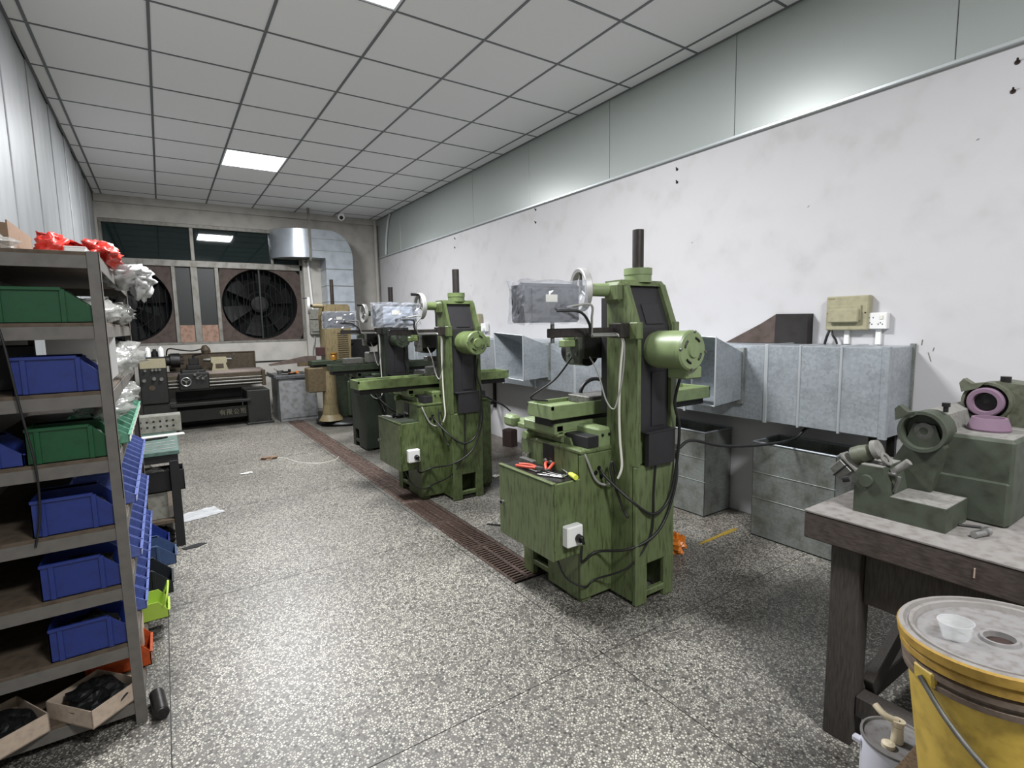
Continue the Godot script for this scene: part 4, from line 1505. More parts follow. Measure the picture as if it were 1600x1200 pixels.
	bb(st, 0.02, 1.0, 0.345, 0.385, -8.34, -8.325, 0.004)
	objw("chip_pan", st, M.lathe_dark, t)
	st = S()
	bb(st, 0.05, 0.97, 0.115, 0.285, -8.48, -8.455, 0.006)
	objw("front_board", st, M.lathe_green, t)
	st = S()
	bb(st, 0.1, 0.95, 0.0, 0.5, -8.95, -8.93, 0.0)
	objw("rear_board", st, M.lathe_dark, t)
	# four faded characters on the front board, stroke by stroke
	var glyphs := [
		[[0.05, 0.8, 0.95, 0.8], [0.45, 1, 0.05, 0.35], [0.35, 0.6, 0.35, 0], [0.35, 0.6, 0.85, 0.6], [0.85, 0.6, 0.85, 0], [0.35, 0.42, 0.85, 0.42], [0.35, 0.22, 0.85, 0.22]],
		[[0.1, 1, 0.1, 0], [0.1, 1, 0.35, 1], [0.35, 1, 0.22, 0.7], [0.22, 0.7, 0.38, 0.45], [0.38, 0.45, 0.12, 0.35], [0.5, 1, 0.5, 0.05], [0.5, 1, 0.88, 1], [0.88, 1, 0.88, 0.55], [0.5, 0.78, 0.88, 0.78], [0.5, 0.55, 0.88, 0.55], [0.5, 0.05, 0.7, 0.15], [0.6, 0.5, 0.95, 0], [0.9, 0.42, 0.7, 0.28]],
		[[0.4, 0.95, 0.08, 0.5], [0.6, 0.95, 0.95, 0.5], [0.5, 0.55, 0.2, 0.1], [0.2, 0.1, 0.8, 0.15], [0.65, 0.35, 0.9, 0.02]],
		[[0.1, 0.95, 0.9, 0.95], [0.9, 0.95, 0.9, 0.02], [0.9, 0.02, 0.75, 0.08], [0.12, 0.75, 0.7, 0.75], [0.2, 0.55, 0.65, 0.55], [0.2, 0.55, 0.2, 0.2], [0.2, 0.2, 0.65, 0.2], [0.65, 0.55, 0.65, 0.2]]]
	for k in 4:
		st = S()
		for q in glyphs[k]:
			var p0 := Vector3(0.60 + 0.088 * k + q[0] * 0.07, 0.165 + q[1] * 0.075, -8.4545)
			var p1 := Vector3(0.60 + 0.088 * k + q[2] * 0.07, 0.165 + q[3] * 0.075, -8.4545)
			bx(st, (p0 + p1) / 2, Vector3(p0.distance_to(p1) + 0.006, 0.0065, 0.002), 0.0, Basis(Vector3.BACK, atan2(p1.y - p0.y, p1.x - p0.x)))
		objw("lettering", st, M.lathe_cream, t)
	st = S()
	bb(st, 0.95, 1.255, 0.0, 0.50, -8.90, -8.355, 0.01)
	bb(st, 0.93, 1.29, 0.0, 0.03, -8.92, -8.335, 0.004)
	objw("tail_pedestal", st, M.lathe_green, t)
	st = S()
	bb(st, 1.05, 1.15, 0.055, 0.08, -8.357, -8.35, 0.0)
	objw("hand_slot", st, M.black, t)
	# lamp on a bent arm
	st = S()
	tube(st, [Vector3(0.03, 1.04, -8.7), Vector3(0.06, 1.13, -8.6), Vector3(0.2, 1.11, -8.5), Vector3(0.34, 1.095, -8.45), Vector3(0.46, 1.125, -8.42)], 0.009, 8, 6)
	objw("lamp_arm", st, M.black, t)
	st = S()
	lathe(st, [Vector2(0, 0.05), Vector2(0.03, 0.05), Vector2(0.055, 0.0), Vector2(0.058, -0.05), Vector2(0, -0.045)], 20, Transform3D(Basis(Vector3(0, 0, 1), 0.2) * Basis(Vector3.RIGHT, 0.3), Vector3(0.485, 1.115, -8.41)))
	objw("lamp_head", st, M.lathe_brown, t)
	var k := 0
	for x in [-0.175, -0.03]:
		st = S()
		lathe(st, [Vector2(0, 0), Vector2(0.033, 0), Vector2(0.034, 0.085), Vector2(0.028, 0.11), Vector2(0.012, 0.125), Vector2(0.012, 0.135), Vector2(0, 0.135)], 18, Transform3D(), false)
		one("white_bottle", st, M.white_plastic, "small white plastic bottle standing on the lathe headstock", "bottle", "white bottles on the lathe", Vector3(x, 1.035, -8.45))
		k += 1
	st = S()
	lathe(st, [Vector2(0, 0), Vector2(0.04, 0), Vector2(0.04, 0.06), Vector2(0.02, 0.08), Vector2(0.02, 0.1), Vector2(0, 0.1)], 14)
	one("dark_tin", st, M.black_metal, "dark tin between the white bottles on the lathe headstock", "tin", "", Vector3(-0.1, 1.035, -8.5))

func grey_cabinet():
	var t = thing("steel_cabinet", "grey steel cabinet with a dark worktop between the lathe and the yellow machine", "cabinet", Vector3(1.64, 0, -8.58))
	var st = S()
	bb(st, -0.27, 0.26, 0.0, 0.635, -0.32, 0.325, 0.006)
	obj("body", st, M.cab_grey, t)
	st = S()
	bb(st, -0.31, 0.28, 0.635, 0.69, -0.34, 0.345, 0.008)
	bb(st, -0.33, -0.31, 0.66, 0.71, -0.34, 0.345, 0.004)
	obj("worktop", st, M.cab_top, t)
	st = S()
	bb(st, -0.25, 0.24, 0.05, 0.60, 0.325, 0.333, 0.003)
	obj("door", st, M.cab_grey, t)
	var specs := [["file_handle", "amber file handle among the scraps on the grey cabinet", Vector3(1.62, 0.69, -8.42), Vector3(0.14, 0.03, 0.03), "bag_orange", "tool"], ["steel_offcut", "bright steel offcut lying on the grey cabinet", Vector3(1.72, 0.69, -8.36), Vector3(0.12, 0.022, 0.03), "steel", "offcut"], ["dark_clamp", "dark clamp lying on the grey cabinet beside the amber handle", Vector3(1.53, 0.69, -8.45), Vector3(0.10, 0.05, 0.06), "black_metal", "clamp"]]
	for s in specs:
		st = S()
		bx(st, Vector3(0, s[3].y / 2, 0), s[3], 0.006)
		bx(st, Vector3(s[3].x * 0.4, s[3].y * 0.75, 0.0), Vector3(s[3].x * 0.3, s[3].y * 1.5, s[3].z * 0.6), 0.004)
		one(s[0], st, M[s[4]], s[1], s[5], "", s[2], 0.4)
	st = S()
	flat(st)
	var c := Vector3(0, 0, 0)
	lathe(st, [Vector2(0, 0.0), Vector2(0.035, 0.0), Vector2(0.05, 0.06), Vector2(0.046, 0.06), Vector2(0.032, 0.005), Vector2(0, 0.005)], 16)
	bx(st, Vector3(-0.06, 0.075, 0), Vector3(0.06, 0.01, 0.015), 0.002, Basis(Vector3.BACK, -0.7))
	one("ladle_cup", st, M.dull_steel, "small metal cup with a raised handle on the grey cabinet", "cup", "", Vector3(1.44, 0.69, -8.5))
	for q in [[1.57, -8.35, 0.4, "black_metal"], [1.66, -8.46, 1.1, "dull_steel"], [1.49, -8.38, -0.5, "dull_steel"], [1.75, -8.47, 0.2, "black_metal"]]:
		st = S()
		cy(st, Vector3(-0.05, 0.014, 0), Vector3(0.05, 0.014, 0), 0.014, 0.011, 10)
		cy(st, Vector3(0.04, 0.016, 0), Vector3(0.075, 0.016, 0), 0.016, 0.016, 10)
		one("drill_bit", st, M[q[3]], "short metal cutter lying among the scraps on the grey cabinet", "cutter", "cutters on the grey cabinet", Vector3(q[0], 0.69, q[1]), q[2])

# ---------------------------------------------------------------- parts rack and its load
# hopper bin: open top, low front towards +x; d long, w wide, h high
func hopper(st, d, w, h, ribs := true):
	var th := 0.003
	for s in [-1, 1]:
		prism(st, [Vector2(0, 0), Vector2(d, 0), Vector2(d, h * 0.42), Vector2(d * 0.70, h), Vector2(0, h)], Transform3D(Basis(), Vector3(0, 0, s * (w / 2 - th / 2))), -th / 2, th / 2)
		if ribs:
			for x in [0.10, 0.68]:
				bb(st, d * x, d * x + 0.014, 0.002, h - 0.004, s * (w / 2), s * (w / 2 + 0.006), 0.001)
			bb(st, 0, d * 0.70, h - 0.008, h + 0.002, s * (w / 2 - 0.003), s * (w / 2 + 0.008), 0.001)
	bb(st, 0, th, 0, h, -w / 2, w / 2, 0)
	bb(st, d - th, d, 0, h * 0.42, -w / 2, w / 2, 0)
	bb(st, d - th, d + 0.006, h * 0.38, h * 0.43, -w / 2, w / 2, 0.001)
	bb(st, 0, d, 0, th, -w / 2, w / 2, 0)

func big_bin(m, at, label, d := 0.235, w := 0.15, h := 0.115, fill = null):
	var t = thing("storage_bin", label, "bin", at, "large storage bins on the rack")
	var st = S()
	hopper(st, d, w, h)
	obj("body", st, m, t)
	if fill:
		st = S()
		lump(st, Vector3(d * 0.45, h * 0.35, 0), Vector3(d * 0.38, h * 0.45, w * 0.42), 70 + int(at.y * 100), 0.25, 18, 10, false, 0.004)
		obj("contents", st, fill, t).set_meta("kind", "stuff")
	return t

func rack():
	var x0 := -0.60
	var x1 := -0.147
	var z0 := -3.75
	var z1 := -2.141
	var t = thing("parts_rack", "tall grey steel shelving rack crowded with bins against the panel wall", "rack", Vector3((x0 + x1) / 2, 0, (z0 + z1) / 2))
	var ys := [1.617, 1.395, 1.175, 0.956, 0.723, 0.512, 0.302, 0.092]
	for p in [[x1, z1, -1, -1], [x1, z0, -1, 1], [x0, z1, 1, -1], [x0, z0, 1, 1]]:
		var st = S()
		bb(st, p[0], p[0] + p[2] * 0.032, 0, 1.618, p[1], p[1] + p[3] * 0.003, 0.0005)
		bb(st, p[0], p[0] + p[2] * 0.003, 0, 1.618, p[1], p[1] + p[3] * 0.032, 0.0005)
		objw("post", st, M.rack, t)
	for y in ys:
		var sh := Node3D.new()
		sh.name = "shelf"
		t.add_child(sh, true)
		sh.position = -t.position
		var st = S()
		bb(st, x0 + 0.006, x1 - 0.006, y - 0.013, y, z0 + 0.006, z1 - 0.006, 0.001)
		obj("board", st, M.ply, sh)
		for z in [[z1 - 0.004, z1 - 0.007], [z0 + 0.007, z0 + 0.004]]:
			st = S()
			bb(st, x0 + 0.004, x1 - 0.004, y - 0.052, y - 0.012, z[0], z[1], 0.0005)
			obj("end_rail", st, M.rack, sh)
		for x in [[x0 + 0.004, x0 + 0.007], [x1 - 0.007, x1 - 0.004]]:
			st = S()
			bb(st, x[0], x[1], y - 0.050, y - 0.008, z0 + 0.008, z1 - 0.008, 0.0005)
			obj("long_rail", st, M.rack, sh)
	var bp = S()
	bb(bp, x0 + 0.0075, x0 + 0.0095, 0.03, 1.56, z0 + 0.034, z1 - 0.034, 0.0)
	objw("added_back_sheet", bp, M.rack, t)  # sheet added behind the shelves to keep their insides dark
	# large bins standing at the near end
	var zb := -2.235
	big_bin(M.bin_green, Vector3(-0.43, 1.395, zb), "green storage bin on the second shelf from the top of the rack", 0.255, 0.16, 0.108, M.bag_clear)
	big_bin(M.bin_blue, Vector3(-0.39, 1.175, zb), "blue storage bin on the third rack shelf under dark cartons", 0.225, 0.16, 0.115)
	big_bin(M.bin_green, Vector3(-0.378, 0.956, zb), "green storage bin on the rack beside a blue bin on the same shelf", 0.225, 0.16, 0.112, M.scrap)
	big_bin(M.bin_blue, Vector3(-0.59, 0.956, zb), "blue storage bin beside the green bin on the fourth rack shelf", 0.205, 0.16, 0.090)
	big_bin(M.bin_blue, Vector3(-0.385, 0.723, zb), "blue storage bin on the fifth shelf from the top of the rack", 0.22, 0.16, 0.118, M.scrap)
	big_bin(M.bin_blue, Vector3(-0.383, 0.512, zb), "blue storage bin on the sixth shelf from the top of the rack", 0.22, 0.16, 0.118, M.scrap)
	big_bin(M.bin_blue, Vector3(-0.380, 0.302, zb), "blue storage bin on the seventh shelf of the rack above the cartons", 0.22, 0.16, 0.112, M.scrap)
	# second row of large bins further in
	for q in [[1.395, "bin_green", "green storage bin behind the front bin on the second rack shelf"]]:
		big_bin(M[q[1]], Vector3(-0.56, q[0], -2.44), q[2], 0.22, 0.16, 0.11)
	# small open bins with label cards along the aisle side
	var rows := [[0.956, "bin_mint", -2.36, 0.125, 9, "small mint green open bin on the rack's fourth shelf", "mint bins"], [0.723, "bin_pale", -2.38, 0.112, 11, "small pale blue open bin on the rack's fifth shelf", "pale blue bins on the fifth shelf"], [0.512, "bin_pale", -2.38, 0.112, 11, "small pale blue open bin on the rack's sixth shelf", "pale blue bins on the sixth shelf"], [0.302, "bin_pale", -2.38, 0.112, 11, "small pale blue open bin on the rack's seventh shelf", "pale blue bins on the seventh shelf"]]
	for r in rows:
		var proto = null
		for i in r[4]:
			var pos := Vector3(-0.335, r[0] + 0.001, r[2] - r[3] * (i + 0.5))
			if proto == null:
				proto = thing("small_bin", r[5], "bin", pos, r[6])
				var st = S()
				hopper(st, 0.205, r[3] - 0.010, 0.075, false)
				obj("body", st, M[r[1]], proto)
				st = S()
				bb(st, 0.2055, 0.2075, 0.003, 0.027, -0.042, 0.042, 0)
				obj("label_card", st, M.label_lilac if r[1] == "bin_pale" else M.label, proto)
				st = S()
				lump(st, Vector3(0.10, 0.02, 0), Vector3(0.08, 0.022, 0.035), 5, 0.3, 12, 8, false, 0.004)
				obj("contents", st, M.bag_clear if r[1] == "bin_mint" else M.scrap, proto).set_meta("kind", "stuff")
			else:
				var c = proto.duplicate()
				c.name = numbered("small_bin")
				add_child(c)
				c.position = pos
	# plastic bags of parts on the aisle side of the upper shelves
	var bags := [[1.395, -2.58, 0.06, 0.045, 0.10, 1], [1.395, -2.80, 0.07, 0.05, 0.11, 2], [1.395, -3.05, 0.08, 0.055, 0.12, 3], [1.395, -3.32, 0.07, 0.06, 0.12, 4], [1.395, -3.58, 0.06, 0.05, 0.10, 5], [1.175, -2.64, 0.06, 0.055, 0.09, 6], [1.175, -2.84, 0.085, 0.065, 0.12, 7], [1.175, -3.10, 0.075, 0.07, 0.11, 8], [1.175, -3.37, 0.09, 0.07, 0.13, 9], [1.175, -3.6, 0.07, 0.06, 0.1, 10], [1.03, -2.52, 0.06, 0.04, 0.09, 11], [1.03, -2.80, 0.065, 0.045, 0.1, 12], [1.03, -3.1, 0.06, 0.045, 0.1, 13], [1.03, -3.35, 0.06, 0.04, 0.09, 14]]
	for b in bags:
		var lab = "crumpled clear bag of parts on the rack's second shelf" if b[0] > 1.3 else ("crumpled clear bag of parts on the rack's third shelf" if b[0] > 1.1 else "clear bag of parts lying in the mint green bins")
		var g = thing("parts_bag", lab, "bag", Vector3(-0.215 + 0.02 * sin(b[5] * 2.3), b[0], b[1]), "bags of parts, " + ("second shelf" if b[0] > 1.3 else "third shelf" if b[0] > 1.1 else "fourth shelf"))
		var st = S()
		lump(st, Vector3(0, b[3], 0), Vector3(b[2] + 0.02, b[3], b[4]), 200 + b[5], 0.26, 26, 16, true, 0.001)
		obj("wrapper", st, M.bag_clear, g)
		st = S()
		lump(st, Vector3(0, b[3] * 0.6, 0), Vector3(b[2] * 0.6, b[3] * 0.55, b[4] * 0.7), 300 + b[5], 0.3, 12, 8, false, 0.002)
		obj("contents", st, M.dull_steel if b[5] % 2 else M.black_metal, g).set_meta("kind", "stuff")
	# dark cartons and a white sleeve above the blue bin
	var st = S()
	bx(st, Vector3(0, 0.075, 0), Vector3(0.16, 0.15, 0.12), 0.004)
	one("dark_carton", st, M.scrap, "dark dusty carton behind the blue bin on the third rack shelf", "carton", "", Vector3(-0.45, 1.175, -2.43), 0.15)
	st = S()
	bx(st, Vector3(0, 0.045, 0), Vector3(0.11, 0.09, 0.10), 0.003)
	bx(st, Vector3(-0.01, 0.10, 0), Vector3(0.09, 0.02, 0.02), 0.003)
	one("motor_part", st, M.black_metal, "black motor part beside the dark carton on the third rack shelf", "part", "", Vector3(-0.27, 1.175, -2.41), -0.2)
	st = S()
	prism(st, [Vector2(-0.1, 0.0), Vector2(0.07, 0.0), Vector2(0.10, 0.03), Vector2(0.10, 0.17), Vector2(-0.1, 0.17)], Transform3D(), -0.012, 0.012)
	one("white_sleeve", st, M.white_plastic, "white paper sleeve standing behind the black motor part on the rack", "sleeve", "", Vector3(-0.25, 1.175, -2.50), 0.1)
	# top of the rack
	var cb = thing("cardboard_box", "open brown cardboard box on top of the rack", "box", Vector3(-0.52, 1.617, -2.62))
	for s in [[-0.12, -0.116, -0.2, 0.2, 0.135], [0.116, 0.12, -0.2, 0.2, 0.125]]:
		st = S()
		bb(st, s[0], s[1], 0, s[4], s[2], s[3], 0)
		obj("side", st, M.cardboard, cb)
	for z in [-0.2, 0.2]:
		st = S()
		prism(st, [Vector2(-0.12, 0), Vector2(0.12, 0), Vector2(0.12, 0.115), Vector2(-0.04, 0.125), Vector2(-0.05, 0.145), Vector2(-0.12, 0.15)], Transform3D(), z - 0.002, z + 0.002)
		obj("side", st, M.cardboard, cb)
	st = S()
	bb(st, -0.12, 0.12, 0.0, 0.003, -0.2, 0.2, 0)
	obj("bottom", st, M.cardboard, cb)
	var rb = thing("red_bag", "crumpled red plastic bag standing beside the cardboard box on the rack", "bag", Vector3(-0.31, 1.617, -2.58))
	st = S()
	lump(st, Vector3(0, 0.05, 0), Vector3(0.055, 0.058, 0.07), 21, 0.27, 30, 20, true, 0.001)
	obj("pouch", st, M.bag_red, rb)
	st = S()
	var nzb := noise(91, 14.0, 2)
	var fb := func(u, v):
		return Vector3(-0.04 + 0.16 * u, 0.085 + 0.03 * v * (1.0 - u) + 0.012 * nzb.get_noise_2d(u * 0.3, v * 0.3) - 0.02 * u, -0.03 + 0.06 * v + 0.02 * nzb.get_noise_2d(u * 0.4 + 3.0, v * 0.4))
	sheet(st, fb, 10, 6, Vector3.UP, false)
	obj("flap", st, M.bag_red, rb)
	st = S()
	bx(st, Vector3(0, 0.011, 0), Vector3(0.055, 0.022, 0.10), 0.003)
	bx(st, Vector3(0, 0.022, 0.0), Vector3(0.057, 0.004, 0.102), 0.001)
	one("white_box", st, M.white_plastic, "small white box on top of the rack between the red bags", "box", "", Vector3(-0.212, 1.617, -2.27))
	st = S()
	lump(st, Vector3(0, 0.045, 0), Vector3(0.06, 0.045, 0.22), 23, 0.24, 34, 20, true, 0.001)
	one("red_bag", st, M.bag_red, "crumpled red plastic bag along the top edge of the rack by the white bag", "bag", "", Vector3(-0.175, 1.618, -2.63))
	var wb = thing("white_bag", "white plastic bag hanging over the top aisle edge of the rack", "bag", Vector3(-0.14, 1.618, -3.05))
	st = S()
	lump(st, Vector3(0.03, 0.0, 0), Vector3(0.10, 0.055, 0.20), 25, 0.24, 30, 20, true)
	obj("pouch", st, M.bag_white, wb)
	st = S()
	lump(st, Vector3(0.075, -0.035, 0.02), Vector3(0.045, 0.075, 0.12), 26, 0.24, 26, 18, true)
	obj("corner", st, M.bag_white, wb)
	st = S()
	lump(st, Vector3(0, 0.02, 0), Vector3(0.05, 0.022, 0.06), 27, 0.4, 16, 10, false, 0.001)
	one("clear_pouch", st, M.bag_clear, "small clear plastic pouch at the corner of the rack top by the carton", "bag", "", Vector3(-0.40, 1.617, -2.20))
	# bottom shelf
	for q in [[Vector3(-0.285, 0.092, -2.185), 0.72, "pale open carton of black scrap on the bottom rack shelf by the corner post", 31], [Vector3(-0.522, 0.092, -2.17), 0.55, "pale open carton of black scrap on the bottom rack shelf by the wall", 33]]:
		var c = thing("scrap_carton", q[2], "carton", q[0], "open scrap cartons", q[1])
		for s in [[-0.085, -0.082, -0.10, 0.10], [0.082, 0.085, -0.10, 0.10], [-0.085, 0.085, -0.10, -0.097], [-0.085, 0.085, 0.097, 0.10]]:
			st = S()
			bb(st, s[0], s[1], 0, 0.062, s[2], s[3], 0)
			obj("side", st, M.carton_pale, c)
		st = S()
		bb(st, -0.085, 0.085, 0, 0.004, -0.10, 0.10, 0)
		obj("bottom", st, M.carton_pale, c)
		st = S()
		lump(st, Vector3(0, 0.03, 0), Vector3(0.078, 0.045, 0.092), q[3], 0.22, 26, 14, false, 0.005)
		obj("scrap", st, M.scrap, c).set_meta("kind", "stuff")
	big_bin(M.orange, Vector3(-0.33, 0.093, -2.42), "orange storage bin on the bottom shelf behind the scrap cartons", 0.20, 0.15, 0.13)
	big_bin(M.bin_slate, Vector3(-0.30, 0.093, -3.42), "slate blue storage bin sticking out of the bottom rack shelf", 0.27, 0.17, 0.12)
	big_bin(M.bin_dark, Vector3(-0.30, 0.093, -3.05), "dark grey storage bin sticking out of the bottom rack shelf", 0.25, 0.17, 0.13)
	big_bin(M.bin_blue, Vector3(-0.34, 0.093, -3.64), "bright blue storage bin at the far end of the bottom rack shelf", 0.28, 0.15, 0.14)
	var lb = thing("lime_basket", "lime green plastic basket with a raised handle at the foot of the rack", "basket", Vector3(-0.19, 0.093, -2.78))
	st = S()
	hopper(st, 0.12, 0.14, 0.08, false)
	obj("body", st, M.lime, lb)
	st = S()
	tube(st, [Vector3(0.10, 0.05, 0.07), Vector3(0.118, 0.10, 0.06), Vector3(0.125, 0.135, 0.0), Vector3(0.118, 0.10, -0.06), Vector3(0.10, 0.05, -0.07)], 0.005, 8, 5)
	obj("handle", st, M.lime, lb)
	st = S()
	bx(st, Vector3(0, 0.09, 0), Vector3(0.012, 0.13, 0.09), 0.003)
	one("orange_tag_box", st, M.carton_pale, "thin pink carton standing on edge by the lime basket", "carton", "", Vector3(-0.160, 0.093, -2.50))
	st = S()
	cy(st, Vector3(0, 0.024, -0.065), Vector3(0, 0.024, 0.065), 0.024, 0.024, 24)
	cy(st, Vector3(0, 0.024, 0.0649), Vector3(0, 0.024, 0.068), 0.022, 0.018, 24)
	one("steel_roller", st, M.black_metal, "short dark steel cylinder lying on the floor at the rack's corner post", "cylinder", "", Vector3(-0.112, 0, -2.185), 0.12)
	st = S()
	tube(st, [Vector3(-0.445, 1.5, -2.13), Vector3(-0.40, 1.39, -2.128), Vector3(-0.375, 1.15, -2.128), Vector3(-0.355, 0.95, -2.128), Vector3(-0.36, 0.80, -2.135), Vector3(-0.38, 0.70, -2.14)], 0.0035, 6, 8)
	one("hanging_lead", st, M.cable, "thin black cord hanging down the end of the rack", "cord")

func desk():
	var t = thing("work_table", "small black steel table with a teal top beyond the rack", "table", Vector3(-0.25, 0, -4.31))
	var st = S()
	bb(st, -0.275, 0.285, 0.598, 0.626, -0.46, 0.46, 0.004)
	obj("table_top", st, M.teal, t)
	st = S()
	bb(st, -0.265, 0.275, 0.55, 0.598, -0.45, 0.45, 0.003)
	obj("apron", st, M.desk_black, t)
	for x in [-0.245, 0.25]:
		for z in [-0.425, 0.43]:
			st = S()
			bb(st, x - 0.025, x + 0.025, 0, 0.56, z - 0.022, z + 0.022, 0.003)
			obj("leg", st, M.desk_black, t)
	st = S()
	bb(st, -0.265, 0.275, 0.16, 0.185, -0.45, 0.45, 0.003)
	obj("lower_shelf", st, M.ply, t)
	var tr = thing("black_tray", "black plastic drawer tray hung under the small black table", "tray", Vector3(-0.20, 0.36, -3.98))
	for s in [[-0.2, 0.25, -0.09, -0.084], [-0.2, 0.25, 0.084, 0.09], [-0.2, -0.194, -0.09, 0.09], [0.244, 0.25, -0.09, 0.09]]:
		st = S()
		bb(st, s[0], s[1], 0, 0.13, s[2], s[3], 0.001)
		obj("side", st, M.tray_black, tr)
	st = S()
	bb(st, -0.2, 0.25, 0, 0.006, -0.09, 0.09, 0)
	obj("bottom", st, M.tray_black, tr)
	st = S()
	lump(st, Vector3(0.04, 0.06, 0), Vector3(0.12, 0.08, 0.07), 41, 0.4, 16, 10, false, 0.007)
	obj("contents", st, M.bag_clear, tr)
	st = S()
	bx(st, Vector3(0, 0.0875, 0), Vector3(0.34, 0.175, 0.16), 0.004)
	bx(st, Vector3(0, 0.165, 0.081), Vector3(0.30, 0.012, 0.006), 0.001)
	one("grey_tool_case", st, M.grey_box, "flat grey tool case on the lower shelf of the small black table", "case", "", Vector3(-0.22, 0.185, -3.98))
	st = S()
	lump(st, Vector3(0, 0.05, 0), Vector3(0.12, 0.06, 0.08), 43, 0.3, 16, 10, false, 0.001)
	one("dark_rags", st, M.scrap, "heap of dark rags on the floor under the small black table", "rags", "", Vector3(-0.15, 0, -4.0))
	# perforated block and loose tools on the table
	var pb = thing("perforated_block", "grey steel block with rows of holes at the back of the teal table", "block", Vector3(-0.16, 0.626, -4.66))
	st = S()
	bb(st, -0.16, 0.23, 0, 0.125, -0.07, 0.07, 0.004)
	obj("body", st, M.grey_box, pb)
	for i in 7:
		for k in 2:
			st = S()
			var p := Vector3(-0.06 + 0.04 * i, 0.045 + 0.04 * k, 0.0695)
			cy(st, p, p + Vector3(0, 0, 0.002), 0.008, 0.008, 10)
			obj("hole", st, M.hole, pb)
	st = S()
	bb(st, -0.14, 0.16, 0, 0.006, -0.035, 0.035, 0.001)
	one("white_plate", st, M.paper, "white plastic plate lying on the teal table top", "plate", "", Vector3(-0.08, 0.626, -4.43), 0.1)
	st = S()
	prism(st, [Vector2(-0.11, -0.012), Vector2(0.05, -0.02), Vector2(0.11, -0.004), Vector2(0.05, 0.016), Vector2(-0.11, 0.012)], XZ, 0, 0.012)
	one("dark_shears", st, M.black_metal, "dark shears lying in front of the white plate on the teal table", "shears", "", Vector3(-0.13, 0.626, -4.31), 0.15)
	for q in [[-4.16, 0.25], [-4.05, 0.12], [-3.93, 0.1]]:
		st = S()
		bx(st, Vector3(0, 0.002, 0), Vector3(0.24, 0.004, 0.015), 0.001)
		one("steel_rule", st, M.steel, "thin steel rule lying on the teal table", "rule", "steel rules on the teal table", Vector3(-0.10, 0.626, q[0]), q[1])

# ---------------------------------------------------------------- bench corner
func bench():
	var t = thing("work_bench", "heavy dark wooden bench carrying the tool grinder", "bench", Vector3(2.15, 0, 0.2))
	var st = S()
	bb(st, -0.45, 0.45, 0.738, 0.746, -1.055, 1.05, 0.002)
	obj("dusty_surface", st, M.bench_top, t)
	for i in 4:
		st = S()
		var x := -0.45 + 0.225 * i
		bb(st, x + 0.0015, x + 0.2235, 0.652, 0.7385, -1.055, 1.05, 0.004)
		obj("plank", st, M.bench_edge, t)
	for x in [-0.382, 0.38]:
		for z in [-0.938, 0.92]:
			st = S()
			bb(st, x - 0.04, x + 0.04, 0, 0.652, z - 0.042, z + 0.042, 0.004)
			obj("leg", st, M.bench_leg, t)
	for x in [-0.375, 0.375]:
		st = S()
		bb(st, x - 0.016, x + 0.016, 0.475, 0.652, -0.895, 0.88, 0.003)
		obj("apron", st, M.bench_leg, t)
		st = S()
		bb(st, x - 0.03, x + 0.03, 0.10, 0.17, -0.895, 0.88, 0.004)
		obj("stretcher", st, M.bench_leg, t)
	for z in [-0.93, 0.92]:
		st = S()
		bb(st, -0.342, 0.342, 0.08, 0.15, z - 0.03, z + 0.03, 0.004)
		obj("end_rail", st, M.bench_leg, t)
		st = S()
		bb(st, -0.342, 0.342, 0.55, 0.652, z - 0.02, z + 0.02, 0.004)
		obj("end_rail", st, M.bench_leg, t)
	st = S()
	bx(st, Vector3(0.02, 0.36, -0.885), Vector3(0.80, 0.06, 0.03), 0.003, Basis(Vector3.BACK, 0.48))
	obj("brace", st, M.bench_leg, t)
	for q in [[-0.62, 0.70], [-0.50, 0.69], [-0.40, 0.705]]:
		st = S()
		bx(st, Vector3(-0.4505, q[1], q[0]), Vector3(0.002, 0.026, 0.003), 0.0)
		obj("scratch", st, M.carton_pale, t)

